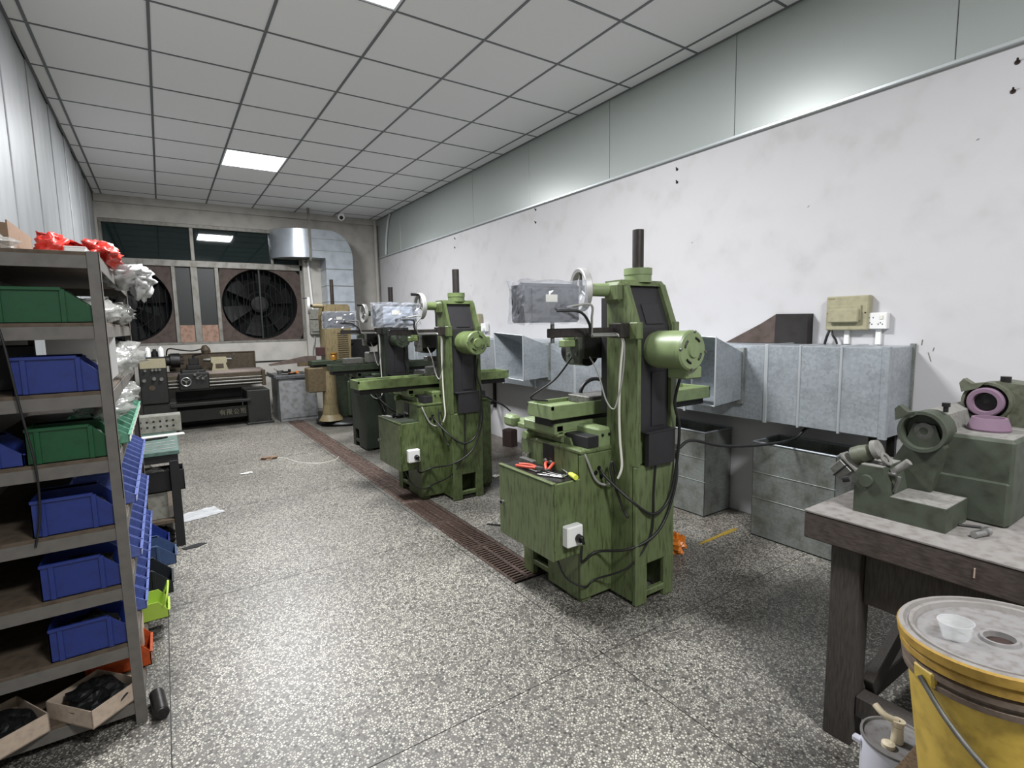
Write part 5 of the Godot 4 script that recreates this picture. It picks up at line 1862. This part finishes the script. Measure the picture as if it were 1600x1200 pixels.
func tool_grinder():
	var t = thing("tool_grinder", "dusty dark green tool grinder with two wheel heads on the wooden bench", "machine", Vector3(2.0, 0.746, -0.6))
	var st = S()
	prism(st, [Vector2(-0.757, 0.746), Vector2(-0.757, 0.868), Vector2(-0.742, 0.900), Vector2(-0.68, 0.902), Vector2(-0.66, 0.817), Vector2(-0.517, 0.817), Vector2(-0.517, 0.746)], ZY, 1.808, 1.975)
	objw("front_bed", st, M.tool_green, t)
	st = S()
	bb(st, 1.81, 1.973, 0.8165, 0.8185, -0.658, -0.519, 0.0)
	objw("dust_layer", st, M.tool_dust, t)
	st = S()
	bb(st, 1.81, 1.973, 0.9005, 0.9035, -0.741, -0.682, 0.0)
	objw("dust_layer", st, M.tool_dust, t)
	st = S()
	bb(st, 1.99, 2.60, 0.746, 1.003, -0.68, -0.425, 0.008)
	bb(st, 1.985, 2.02, 0.746, 0.88, -0.70, -0.43, 0.006)
	objw("body", st, M.tool_green, t)
	st = S()
	bb(st, 2.0, 2.59, 1.0025, 1.005, -0.672, -0.433, 0.0)
	objw("dust_layer", st, M.tool_dust, t)
	# bracket that carries the first wheel head
	st = S()
	prism(st, [Vector2(-0.690, 0.82), Vector2(-0.600, 0.82), Vector2(-0.575, 0.96), Vector2(-0.60, 1.03), Vector2(-0.655, 1.03), Vector2(-0.676, 0.965), Vector2(-0.715, 0.885)], ZY, 1.945, 2.03)
	objw("head_bracket", st, M.tool_green, t)
	# first head: open guard with a hub inside
	var hx := Transform3D(Basis(Vector3.BACK, PI / 2), Vector3(1.955, 1.008, -0.628))
	st = S()
	lathe(st, [Vector2(0, -0.06), Vector2(0.062, -0.06), Vector2(0.064, 0.030), Vector2(0.054, 0.030), Vector2(0.050, -0.008), Vector2(0, -0.008)], 36, hx)
	objw("wheel_guard", st, M.tool_green, t)
	st = S()
	lathe(st, [Vector2(0.026, -0.008), Vector2(0.026, 0.010), Vector2(0.012, 0.012), Vector2(0.011, 0.004), Vector2(0, 0.004)], 28, hx)
	objw("hub", st, M.dull_steel, t)
	st = S()
	prism(st, [Vector2(-0.630, 1.070), Vector2(-0.668, 1.066), Vector2(-0.690, 1.085), Vector2(-0.702, 1.072), Vector2(-0.698, 1.036), Vector2(-0.680, 1.045), Vector2(-0.655, 1.050)], ZY, 1.925, 1.957)
	objw("guard_ear", st, M.tool_green, t)
	st = S()
	prism(st, [Vector2(-0.678, 1.00), Vector2(-0.672, 1.055), Vector2(-0.63, 1.070), Vector2(-0.595, 1.055), Vector2(-0.585, 1.00)], ZY, 2.0, 2.30)
	objw("spindle_housing", st, M.tool_dust, t)
	st = S()
	cy(st, Vector3(1.99, 1.068, -0.59), Vector3(1.99, 1.088, -0.59), 0.007, 0.007, 10)
	cy(st, Vector3(1.99, 1.085, -0.59), Vector3(1.99, 1.097, -0.59), 0.011, 0.011, 10)
	objw("thumb_screw", st, M.black_metal, t)
	# second head with the pink cup wheel
	var h2 := Transform3D(Basis(Vector3.BACK, PI / 2), Vector3(2.22, 1.082, -0.553))
	st = S()
	lathe(st, [Vector2(0, -0.09), Vector2(0.062, -0.09), Vector2(0.064, 0.010), Vector2(0.056, 0.010), Vector2(0.054, -0.02), Vector2(0, -0.02)], 36, h2)
	bb(st, 2.24, 2.32, 1.0, 1.05, -0.60, -0.50, 0.006)
	objw("wheel_guard", st, M.tool_pale, t)
	st = S()
	prism(st, [Vector2(-0.555, 1.146), Vector2(-0.590, 1.140), Vector2(-0.612, 1.155), Vector2(-0.622, 1.140), Vector2(-0.615, 1.110), Vector2(-0.595, 1.118), Vector2(-0.575, 1.125)], ZY, 2.20, 2.235)
	objw("guard_ear", st, M.tool_pale, t)
	st = S()
	prism(st, [Vector2(-0.54, 1.148), Vector2(-0.46, 1.140), Vector2(-0.43, 1.10), Vector2(-0.42, 1.003), Vector2(-0.52, 1.003)], ZY, 2.245, 2.36)
	objw("guard_back", st, M.tool_pale, t)
	st = S()
	cy(st, Vector3(2.26, 1.145, -0.52), Vector3(2.26, 1.164, -0.52), 0.014, 0.014, 10)
	objw("thumb_screw", st, M.black_metal, t)
	st = S()
	lathe(st, [Vector2(0.024, -0.02), Vector2(0.047, -0.02), Vector2(0.047, 0.020), Vector2(0.043, 0.023), Vector2(0.032, 0.023), Vector2(0.030, 0.004), Vector2(0.024, 0.002)], 40, h2)
	objw("pink_wheel", st, M.pink, t)
	st = S()
	lathe(st, [Vector2(0.030, 0.002), Vector2(0.028, 0.006), Vector2(0.012, 0.008), Vector2(0, 0.012)], 28, h2)
	objw("wheel_flange", st, M.black_metal, t)
	# dressing attachment on the front bed
	st = S()
	cy(st, Vector3(1.812, 0.853, -0.722), Vector3(1.798, 0.853, -0.722), 0.020, 0.018, 22)
	objw("pivot_boss", st, M.tool_green, t)
	var rb := Basis(Vector3.RIGHT, -0.75)
	st = S()
	lathe(st, [Vector2(0, 0.052), Vector2(0.014, 0.050), Vector2(0.026, 0.038), Vector2(0.030, 0.016), Vector2(0.030, -0.010), Vector2(0, -0.012)], 24, Transform3D(Basis(Vector3.RIGHT, 1.1), Vector3(1.85, 0.918, -0.768)))
	objw("dresser_knob", st, M.tool_pale, t)
	st = S()
	cy(st, Vector3(1.85, 0.945, -0.722), Vector3(1.85, 0.951, -0.708), 0.031, 0.029, 24)
	objw("knob_ring", st, M.tool_dust, t)
	st = S()
	bx(st, Vector3(1.85, 0.893, -0.785), Vector3(0.05, 0.008, 0.075), 0.001, Basis(Vector3.RIGHT, 0.72))
	objw("dresser_plate", st, M.tool_dust, t)
	st = S()
	bx(st, Vector3(1.845, 0.866, -0.808), Vector3(0.042, 0.048, 0.050), 0.002, Basis(Vector3.RIGHT, 0.72))
	objw("jaw", st, M.dull_steel, t)
	st = S()
	bx(st, Vector3(1.84, 0.864, -0.808), Vector3(0.044, 0.052, 0.004), 0.0, Basis(Vector3.RIGHT, 0.72))
	cy(st, Vector3(1.81, 0.848, -0.775), Vector3(1.80, 0.842, -0.79), 0.012, 0.010, 12)
	objw("jaw_screw", st, M.black_metal, t)
	st = S()
	torus(st, Transform3D(Basis(Vector3.RIGHT, 0.9), Vector3(1.85, 0.922, -0.689)), 0.018, 0.006, 24, 8)
	torus(st, Transform3D(Basis(Vector3.RIGHT, 0.9), Vector3(1.85, 0.920, -0.692)), 0.008, 0.003, 16, 6)
	objw("adjusting_ring", st, M.tool_dust, t)
	st = S()
	tube(st, [Vector3(1.85, 0.886, -0.668), Vector3(1.85, 0.905, -0.648), Vector3(1.85, 0.926, -0.628)], 0.011, 12, 4)
	objw("lever_handle", st, M.tool_dust, t)
	st = S()
	cy(st, Vector3(1.84, 0.878, -0.69), Vector3(1.84, 0.882, -0.655), 0.007, 0.007, 10)
	bx(st, Vector3(1.84, 0.852, -0.652), Vector3(0.012, 0.055, 0.010), 0.002, Basis(Vector3.RIGHT, 0.25))
	objw("lever_link", st, M.dull_steel, t)
	# loose things
	st = S()
	lathe(st, [Vector2(0, 0), Vector2(0.052, 0), Vector2(0.054, 0.006), Vector2(0.043, 0.040), Vector2(0.036, 0.040), Vector2(0.034, 0.015), Vector2(0, 0.015)], 36)
	one("cup_wheel", st, M.pink, "pink abrasive cup wheel lying on top of the tool grinder body", "wheel", "", Vector3(2.13, 1.005, -0.520))
	st = S()
	tube(st, [Vector3(0, 0.010, 0), Vector3(0.05, 0.010, 0)], 0.0095, 14, 1)
	cy(st, Vector3(0.045, 0.0125, 0), Vector3(0.058, 0.0125, 0), 0.0125, 0.0125, 16)
	one("steel_pin", st, M.steel, "shiny headed steel pin lying on the dusty bench", "pin", "", Vector3(1.835, 0.746, -0.462), -0.28)
	st = S()
	bx(st, Vector3(0, 0.003, 0), Vector3(0.055, 0.006, 0.009), 0.001)
	one("flat_key", st, M.black_metal, "small flat dark key lying on the bench against the tool grinder", "key", "", Vector3(1.925, 0.746, -0.495), -1.0)
	st = S()
	lathe(st, [Vector2(0, 0), Vector2(0.02, 0.0), Vector2(0.026, 0.05), Vector2(0.012, 0.075), Vector2(0, 0.075)], 16)
	one("orange_bottle", st, M.orange_lamp, "small orange plastic bottle standing on the bench behind the tool grinder", "bottle", "", Vector3(2.30, 0.746, -0.80))

func buckets():
	var cr = thing("wooden_crate", "low wooden crate under the yellow bucket", "crate", Vector3(1.40, 0, -0.265))
	for z in [-0.15, -0.05, 0.05, 0.15]:
		var st = S()
		bb(st, -0.17, 0.17, 0.262, 0.28, z - 0.046, z + 0.046, 0.002)
		obj("slat", st, M.crate, cr)
	for x in [-0.15, 0.15]:
		for z in [-0.17, 0.17]:
			var st = S()
			bb(st, x - 0.02, x + 0.02, 0, 0.262, z - 0.02, z + 0.02, 0.002)
			obj("post", st, M.crate, cr)
	var t = thing("yellow_bucket", "dirty yellow plastic bucket with a dusty grey lid in front of the bench", "bucket", Vector3(1.402, 0.293, -0.262))
	t.rotation = Vector3(-0.085, 0.0, 0.02)
	var h := 0.415
	var st = S()
	lathe(st, [Vector2(0, 0), Vector2(0.138, 0), Vector2(0.143, 0.01), Vector2(0.156, h - 0.085), Vector2(0.156, h - 0.03)], 56)
	obj("body", st, M.bucket, t)
	st = S()
	lathe(st, [Vector2(0.155, h - 0.088), Vector2(0.164, h - 0.088), Vector2(0.165, h - 0.076), Vector2(0.157, h - 0.074), Vector2(0.157, h - 0.066), Vector2(0.166, h - 0.064), Vector2(0.166, h - 0.052), Vector2(0.156, h - 0.050)], 56)
	obj("stiffening_ring", st, M.bucket_dirt, t)
	st = S()
	lathe(st, [Vector2(0.155, h - 0.046), Vector2(0.168, h - 0.044), Vector2(0.168, h - 0.030), Vector2(0.164, h - 0.027), Vector2(0.171, h - 0.022), Vector2(0.172, h - 0.004), Vector2(0.169, h)], 56)
	obj("lid_skirt", st, M.bucket_rim, t)
	st = S()
	lathe(st, [Vector2(0.169, h), Vector2(0.160, h + 0.001), Vector2(0.157, h - 0.006), Vector2(0.152, h - 0.006), Vector2(0.150, h - 0.001), Vector2(0.143, h - 0.002), Vector2(0.138, h - 0.012)], 56)
	obj("lid_rim", st, M.bench_top, t)
	st = S()
	lathe(st, [Vector2(0.140, h - 0.012), Vector2(0.055, h - 0.010), Vector2(0.050, h - 0.014), Vector2(0.034, h - 0.014), Vector2(0.031, h - 0.008), Vector2(0.026, h - 0.008), Vector2(0.024, h - 0.020)], 48)
	obj("lid", st, M.lid_dust, t)
	st = S()
	lathe(st, [Vector2(0.025, h - 0.019), Vector2(0, h - 0.019)], 32)
	obj("bung", st, M.block, t)
	st = S()
	var lug := Vector3(-0.138, h - 0.070, -0.083)
	bx(st, lug, Vector3(0.05, 0.034, 0.014), 0.004, Basis(Vector3.UP, atan2(lug.x, lug.z)))
	obj("handle_lug", st, M.bucket, t)
	st = S()
	var pts := []
	for i in 13:
		var a := PI * i / 12.0
		var lx := Vector3(lug.x, 0, lug.z).normalized()
		var per := Vector3(lx.z, 0, -lx.x)
		pts.append(lx * cos(a) * 0.174 + per * sin(a) * 0.178 + Vector3(0, h - 0.070 - 0.20 * sin(a), 0))
	tube(st, pts, 0.005, 8, 3)
	obj("handle", st, M.dull_steel, t)
	# clear cup on the lid
	st = S()
	var bp: Vector3 = t.transform * Vector3(-0.055, h - 0.011, -0.055)
	lathe(st, [Vector2(0, 0.002), Vector2(0.022, 0.002), Vector2(0.030, 0.036), Vector2(0.0315, 0.036), Vector2(0.0235, 0), Vector2(0, 0)], 32)
	var cup = one("plastic_cup", st, M.cup, "small translucent plastic cup on the yellow bucket's lid", "cup", "", bp)
	cup.rotation = t.rotation
	# paint can with a brush
	var c = thing("paint_can", "white paint can with a grey lid standing by the bench leg", "can", Vector3(1.605, 0, -0.53))
	st = S()
	lathe(st, [Vector2(0, 0), Vector2(0.083, 0), Vector2(0.083, 0.196)], 40)
	obj("body", st, M.can_white, c)
	st = S()
	lathe(st, [Vector2(0.083, 0.194), Vector2(0.086, 0.196), Vector2(0.086, 0.203), Vector2(0.080, 0.204), Vector2(0.078, 0.198), Vector2(0, 0.198)], 40)
	obj("lid", st, M.lid_dust, c)
	st = S()
	bx(st, Vector3(-0.045, 0.172, -0.078), Vector3(0.02, 0.016, 0.024), 0.003)
	obj("ear", st, M.can_white, c)
	var br = thing("spray_nozzle", "cream plastic nozzle with a lever lying on the paint can lid", "nozzle", Vector3(1.598, 0.2, -0.528))
	st = S()
	cy(st, Vector3(0, 0, 0), Vector3(0, 0.045, 0), 0.015, 0.013, 16)
	cy(st, Vector3(0, 0.045, 0), Vector3(0.002, 0.062, 0), 0.013, 0.017, 16)
	obj("stem", st, M.cream, br)
	st = S()
	tube(st, [Vector3(0.0, 0.058, 0), Vector3(-0.012, 0.066, -0.028), Vector3(-0.006, 0.078, -0.055)], 0.009, 10, 4)
	obj("lever", st, M.cream, br)
	st = S()
	lathe(st, [Vector2(0, 0), Vector2(0.016, 0), Vector2(0.016, 0.010), Vector2(0.008, 0.014), Vector2(0, 0.014)], 16)
	one("cream_cap", st, M.cream, "small cream screw cap lying on the paint can lid", "cap", "", Vector3(1.562, 0.198, -0.535))

# ---------------------------------------------------------------- things on the walls and the floor
func wall_things():
	var t = thing("breaker_box", "beige breaker box with a hinged flap on the white wall above the duct", "breaker box", Vector3(WALL_R, 1.292, -1.48))
	var st = S()
	bb(st, -0.055, 0.0, 0.0, 0.198, -0.112, 0.115, 0.006)
	obj("body", st, M.beige, t)
	st = S()
	bb(st, -0.066, -0.055, 0.055, 0.145, -0.090, 0.080, 0.003)
	bb(st, -0.084, -0.064, 0.045, 0.125, -0.090, 0.075, 0.006)
	obj("flap", st, M.beige, t)
	for z in [-0.1, 0.1]:
		st = S()
		cy(st, Vector3(-0.055, 0.1, z), Vector3(-0.058, 0.1, z), 0.004, 0.004, 8)
		obj("screw", st, M.black, t)
	st = S()
	bb(st, -0.0565, -0.055, 0.182, 0.188, -0.10, -0.065, 0)
	obj("printed_mark", st, M.beige_dark, t)
	var s = thing("wall_socket", "white wall socket with switches beside the beige breaker box", "socket", Vector3(WALL_R, 1.298, -1.330))
	st = S()
	bb(st, -0.04, 0.0, 0.0, 0.092, -0.055, 0.053, 0.004)
	obj("body", st, M.white_plastic, s)
	for q in [[0.065, -0.035], [0.065, -0.015], [0.028, -0.04], [0.036, -0.03], [0.028, -0.02], [0.028, 0.012], [0.036, 0.022], [0.028, 0.032]]:
		st = S()
		bx(st, Vector3(-0.0405, q[0], q[1]), Vector3(0.002, 0.007, 0.004), 0)
		obj("pin_hole", st, M.black, s)
	st = S()
	bx(st, Vector3(-0.042, 0.066, 0.026), Vector3(0.005, 0.022, 0.016), 0.001)
	obj("rocker", st, M.label, s)
	for z in [-1.49, -1.325]:
		st = S()
		bb(st, -0.018, 0, 0, 0.088, -0.014, 0.014, 0.002)
		one("cable_trunking", st, M.white_plastic, "short white cable trunking from the wall boxes down to the duct", "trunking", "trunking below the wall boxes", Vector3(WALL_R, 1.21, z))
	st = S()
	tube(st, [Vector3(3.34, 1.30, -1.575), Vector3(3.33, 1.26, -1.585), Vector3(3.335, 1.21, -1.60)], 0.008, 8, 6)
	tube(st, [Vector3(3.34, 1.30, -1.565), Vector3(3.32, 1.265, -1.55), Vector3(3.33, 1.235, -1.535), Vector3(3.335, 1.21, -1.53)], 0.006, 8, 6)
	one("power_leads", st, M.cable, "black leads hanging from the beige breaker box behind the duct", "leads")
	# pair further along
	var b2 = thing("breaker_box", "grey-green breaker box on the white wall behind the oil-streaked grinder", "breaker box", Vector3(WALL_R, 1.31, -5.84))
	st = S()
	bb(st, -0.06, 0.0, 0.0, 0.20, -0.11, 0.11, 0.006)
	obj("body", st, M.beige, b2)
	st = S()
	bb(st, -0.08, -0.06, 0.04, 0.13, -0.09, 0.08, 0.004)
	obj("flap", st, M.beige_dark, b2)
	st = S()
	bb(st, -0.05, 0.0, 0.0, 0.10, -0.06, 0.06, 0.004)
	bx(st, Vector3(-0.06, 0.03, 0.02), Vector3(0.03, 0.03, 0.03), 0.003)
	one("wall_socket", st, M.white_plastic, "white wall socket beside the breaker box behind the oil-streaked grinder", "socket", "", Vector3(WALL_R, 1.29, -5.64))
	# wall fixings in pairs
	var n := 0
	for p in [[2.516, -2.75], [2.421, -2.748], [2.516, -0.83], [2.391, -0.837], [2.559, -4.574], [2.43, -4.578], [2.527, -6.403], [2.41, -6.412]]:
		st = S()
		var o := Vector3(-0.018, 0.012, 0.004)
		cy(st, Vector3.ZERO, Vector3(-0.004, 0, 0), 0.011, 0.010, 10)
		cy(st, Vector3.ZERO, o, 0.005, 0.004, 8)
		one("wall_anchor", st, M.block, "rusty bolt stub left in the white wall below the sheet panels", "bolt", "bolt stubs in the white wall", Vector3(WALL_R, p[0], p[1]))
		n += 1
	# back wall fittings
	var b3 = thing("breaker_box", "weathered grey breaker boxes on the pilaster beside the window", "breaker box", Vector3(2.20, 1.27, -9.24))
	st = S()
	bb(st, -0.13, 0.10, 0.0, 0.24, 0.0, 0.07, 0.006)
	obj("body", st, M.grey_box, b3)
	st = S()
	bb(st, -0.11, 0.085, 0.05, 0.12, 0.07, 0.09, 0.004)
	obj("flap", st, M.grey_box, b3)
	st = S()
	bb(st, -0.13, 0.03, 0.25, 0.42, 0.0, 0.06, 0.006)
	obj("upper_box", st, M.grey_box, b3)
	st = S()
	cy(st, Vector3(2.14, 1.68, -9.215), Vector3(2.10, 2.48, -9.215), 0.018, 0.018, 12)
	one("conduit_pipe", st, M.white_plastic, "white conduit pipe rising from the breaker boxes to the bent duct", "pipe")
	for q in [[2.15, 2.10, 0.75], [2.24, 2.26, 0.75]]:
		st = S()
		tube(st, [Vector3(q[0], 1.28, -9.22), Vector3(q[0] - 0.02, 1.15, -9.20), Vector3(q[1], 1.0, -9.21), Vector3(q[1], q[2], -9.225)], 0.008, 8, 6)
		one("wall_cable", st, M.cable_grey, "grey cable running down from the breaker boxes on the pilaster", "cable", "cables below the pilaster boxes")
	st = S()
	cy(st, Vector3(0, 0, 0), Vector3(0, -0.02, 0), 0.05, 0.05, 20)
	var cc = thing("security_camera", "small white security camera under the ceiling by the window wall corner", "camera", Vector3(2.64, CEIL, -9.03))
	obj("mount", st, M.white_plastic, cc)
	st = S()
	cy(st, Vector3(0, -0.06, -0.05), Vector3(-0.02, -0.075, 0.07), 0.055, 0.055, 20)
	cy(st, Vector3(0, -0.02, 0), Vector3(-0.005, -0.05, 0.0), 0.015, 0.015, 12)
	obj("housing", st, M.white_plastic, cc)
	st = S()
	cy(st, Vector3(-0.02, -0.085, 0.069), Vector3(-0.0215, -0.0865, 0.080), 0.032, 0.026, 20)
	obj("lens", st, M.black, cc)
	st = S()
	cy(st, Vector3(3.30, 0.0, -9.29), Vector3(3.30, CEIL - 0.004, -9.29), 0.028, 0.028, 14)
	one("corner_pipe", st, M.oldwall, "white standpipe in the corner of the window wall", "pipe")
	st = S()
	tube(st, [Vector3(3.335, CEIL - 0.01, -8.62), Vector3(3.335, CEIL - 0.10, -8.72), Vector3(3.335, 2.9, -8.84), Vector3(3.335, 2.615, -8.90)], 0.022, 10, 5)
	one("slanted_conduit", st, M.strip_trim, "grey conduit slanting down the sheet panels near the corner", "pipe")

func floor_things():
	# tools on the cabinet of the first grinder
	var base := Vector3(1.525, 0.632, -2.05)
	var st = S()
	bx(st, Vector3(0, 0.014, 0), Vector3(0.030, 0.028, 0.12), 0.003)
	one("oil_stone", st, M.dull_steel, "grey sharpening stone on the green grinder's side cabinet", "stone", "", Vector3(1.555, 0.632, -2.21), 0.0)
	var pl = thing("pliers", "pliers with red handles on the green grinder's side cabinet", "pliers", Vector3(1.52, 0.632, -2.09), "", 0.4)
	for s in [-1, 1]:
		st = S()
		tube(st, [Vector3(s * 0.006, 0.012, 0.0), Vector3(s * 0.022, 0.014, -0.05), Vector3(s * 0.016, 0.012, -0.11)], 0.008, 8, 5)
		obj("handle", st, M.pliers, pl)
		st = S()
		prism(st, [Vector2(s * 0.001, -0.005), Vector2(s * 0.012, 0.005), Vector2(s * 0.008, 0.03), Vector2(s * 0.001, 0.05)], XZ, 0.004, 0.018)
		obj("jaw", st, M.dull_steel, pl)
	pl = thing("wire_cutter", "wire cutter with pale red grips lying beside the pliers", "pliers", Vector3(1.545, 0.632, -2.03), "", -0.9)
	for s in [-1, 1]:
		st = S()
		tube(st, [Vector3(s * 0.006, 0.010, 0.0), Vector3(s * 0.020, 0.030, -0.045), Vector3(s * 0.014, 0.022, -0.09)], 0.008, 8, 5)
		obj("handle", st, M.pliers, pl)
		st = S()
		prism(st, [Vector2(s * 0.001, -0.005), Vector2(s * 0.012, 0.005), Vector2(s * 0.001, 0.035)], XZ, 0.004, 0.016)
		obj("jaw", st, M.dull_steel, pl)
	var sd = thing("screwdriver", "screwdriver with a yellow-green handle on the green grinder's side cabinet", "screwdriver", Vector3(1.575, 0.632, -1.88), "", -0.25)
	st = S()
	cy(st, Vector3(0, 0.013, -0.02), Vector3(0, 0.013, 0.0), 0.008, 0.012, 8)
	cy(st, Vector3(0, 0.013, 0), Vector3(0, 0.013, 0.05), 0.013, 0.013, 8)
	obj("handle", st, M.yellow_green, sd)
	st = S()
	cy(st, Vector3(0, 0.013, -0.02), Vector3(0, 0.012, -0.15), 0.003, 0.003, 8)
	obj("shank", st, M.steel, sd)
	for q in [[1.50, -1.95, 0.5, 0.13], [1.52, -1.96, 0.3, 0.11], [1.54, -1.97, 0.15, 0.10], [1.49, -2.13, 0.05, 0.16], [1.53, -1.93, 1.0, 0.09]]:
		st = S()
		tube(st, [Vector3(0, 0.0045, -q[3] / 2), Vector3(0, 0.0045, q[3] / 2 - 0.01), Vector3(0.004, 0.0045, q[3] / 2), Vector3(0.02, 0.0045, q[3] / 2 + 0.003)], 0.004, 6, 3)
		one("hex_key", st, M.steel, "bent steel hex key lying on the green grinder's side cabinet", "hex key", "hex keys on the cabinet", Vector3(q[0], 0.632, q[1]), q[2])
	st = S()
	lathe(st, [Vector2(0.009, 0), Vector2(0.02, 0), Vector2(0.02, 0.045), Vector2(0.009, 0.045), Vector2(0.009, 0)], 20)
	one("steel_bush", st, M.steel, "shiny steel bush standing on the back of the green grinder's cabinet", "bush", "", Vector3(1.580, 0.632, -2.262))
	for q in [[1.50, -4.12, 0.3], [1.515, -4.1, 0.1]]:
		st = S()
		bx(st, Vector3(0, 0.002, 0), Vector3(0.010, 0.004, 0.17), 0)
		one("paper_strip", st, M.paper, "narrow white paper strip on the oil-streaked grinder's cabinet", "paper", "paper strips", Vector3(q[0], 0.632, q[1]), q[2])
	st = S()
	lathe(st, [Vector2(0, 0), Vector2(0.045, 0), Vector2(0.05, 0.02), Vector2(0.045, 0.02), Vector2(0.04, 0.004), Vector2(0, 0.004)], 20)
	one("black_dish", st, M.black, "small black dish beside the paper strips on the grinder cabinet", "dish", "", Vector3(1.555, 0.632, -4.05))
	# things on the floor
	st = S()
	bx(st, Vector3(0, 0.095, 0), Vector3(0.11, 0.19, 0.14), 0.006)
	bx(st, Vector3(0, 0.193, 0), Vector3(0.09, 0.006, 0.12), 0.002)
	one("brown_block", st, M.block, "dark brown block standing on the floor by the white wall", "block", "", Vector3(3.19, 0, -4.88), 0.2)
	st = S()
	prism(st, [Vector2(0, 0), Vector2(0.0, 0.2), Vector2(-0.14, 0.2), Vector2(-0.22, 0.08), Vector2(-0.22, 0)], ZY, 0, 0.01)
	one("leaning_sheet", st, M.galv, "pale sheet offcut standing behind the brown block", "sheet", "", Vector3(3.27, 0, -4.55))
	var ob = thing("orange_pouch", "crumpled orange and yellow plastic pouch on the floor behind the green grinder", "pouch", Vector3(2.44, 0, -1.97))
	st = S()
	lump(st, Vector3(0, 0.05, 0), Vector3(0.05, 0.065, 0.06), 51, 0.4, 20, 14, false, 0.001)
	obj("pouch", st, M.bag_orange, ob)
	st = S()
	prism(st, [Vector2(-0.21, -0.004), Vector2(-0.12, -0.014), Vector2(0.0, -0.012), Vector2(0.09, -0.019), Vector2(0.21, -0.013), Vector2(0.205, 0.012), Vector2(0.08, 0.018), Vector2(0.03, 0.009), Vector2(-0.09, 0.012), Vector2(-0.17, 0.006)], XZ, 0.0, 0.002)
	one("floor_marking", st, M.yellow_paint, "worn yellow painted line on the floor between the grinder and the steel bin", "floor marking", "", Vector3(2.84, 0, -1.955), 0.03)
	var wr = thing("loose_wire", "thin pale wire curling across the floor by the drain", "wire", Vector3(1.1, 0, -5.8))
	st = S()
	tube(st, [Vector3(0.37, 0.003, 0.20), Vector3(0.30, 0.003, 0.32), Vector3(0.12, 0.003, 0.36), Vector3(-0.03, 0.003, 0.18), Vector3(-0.12, 0.004, -0.10), Vector3(-0.18, 0.004, -0.15)], 0.004, 6, 6)
	obj("lead", st, M.cable_white, wr)
	st = S()
	lump(st, Vector3(-0.26, 0.012, -0.18), Vector3(0.08, 0.014, 0.05), 61, 0.4, 14, 8, false, 0.001)
	obj("plug_end", st, M.cardboard, wr)
	var papers := [["white paper sheet lying on the floor beside the small black table", Vector3(0.12, 0, -4.45), 0.30, 0.20, 0.3, "clear_film"], ["scrap of white paper on the floor by the loose wire", Vector3(0.57, 0, -5.49), 0.10, 0.05, 0.2, "paper_scrap"], ["scrap of white paper on the floor beside the oil-streaked grinder", Vector3(2.42, 0, -3.95), 0.08, 0.06, 0.5, "paper_scrap"], ["small white slip on the floor under the small black table", Vector3(-0.06, 0, -3.84), 0.07, 0.02, 0.1, "paper_scrap"]]
	var k := 0
	for p in papers:
		st = S()
		var nzp := noise(80 + k, 3.0, 2)
		var f := func(u, v):
			return Vector3((u - 0.5) * p[2] + 0.02 * nzp.get_noise_2d(v, 0), 0.003 + 0.012 * absf(nzp.get_noise_2d(u * 1.5, v * 1.5)), (v - 0.5) * p[3])
		sheet(st, f, 10, 8, Vector3.UP, false)
		one(p[5], st, M.wrap_milky if k == 0 else M.paper, p[0], "paper", "", p[1], p[4])
		k += 1
	st = S()
	prism(st, [Vector2(-0.07, -0.02), Vector2(0.03, -0.035), Vector2(0.07, 0.0), Vector2(0.02, 0.03), Vector2(-0.06, 0.02)], XZ, 0, 0.004)
	one("dark_leaf_scrap", st, M.scrap, "thin dark scrap on the floor beside the small black table's leg", "scrap", "", Vector3(0.07, 0, -3.80), 0.2)
	st = S()
	prism(st, [Vector2(-0.008, -0.06), Vector2(0.008, -0.06), Vector2(0.012, 0.05), Vector2(0.0, 0.07), Vector2(-0.012, 0.05)], XZ, 0, 0.005)
	one("black_strip", st, M.black, "short black plastic strip on the floor between the two green grinders", "scrap", "", Vector3(1.80, 0, -2.96), 0.7)
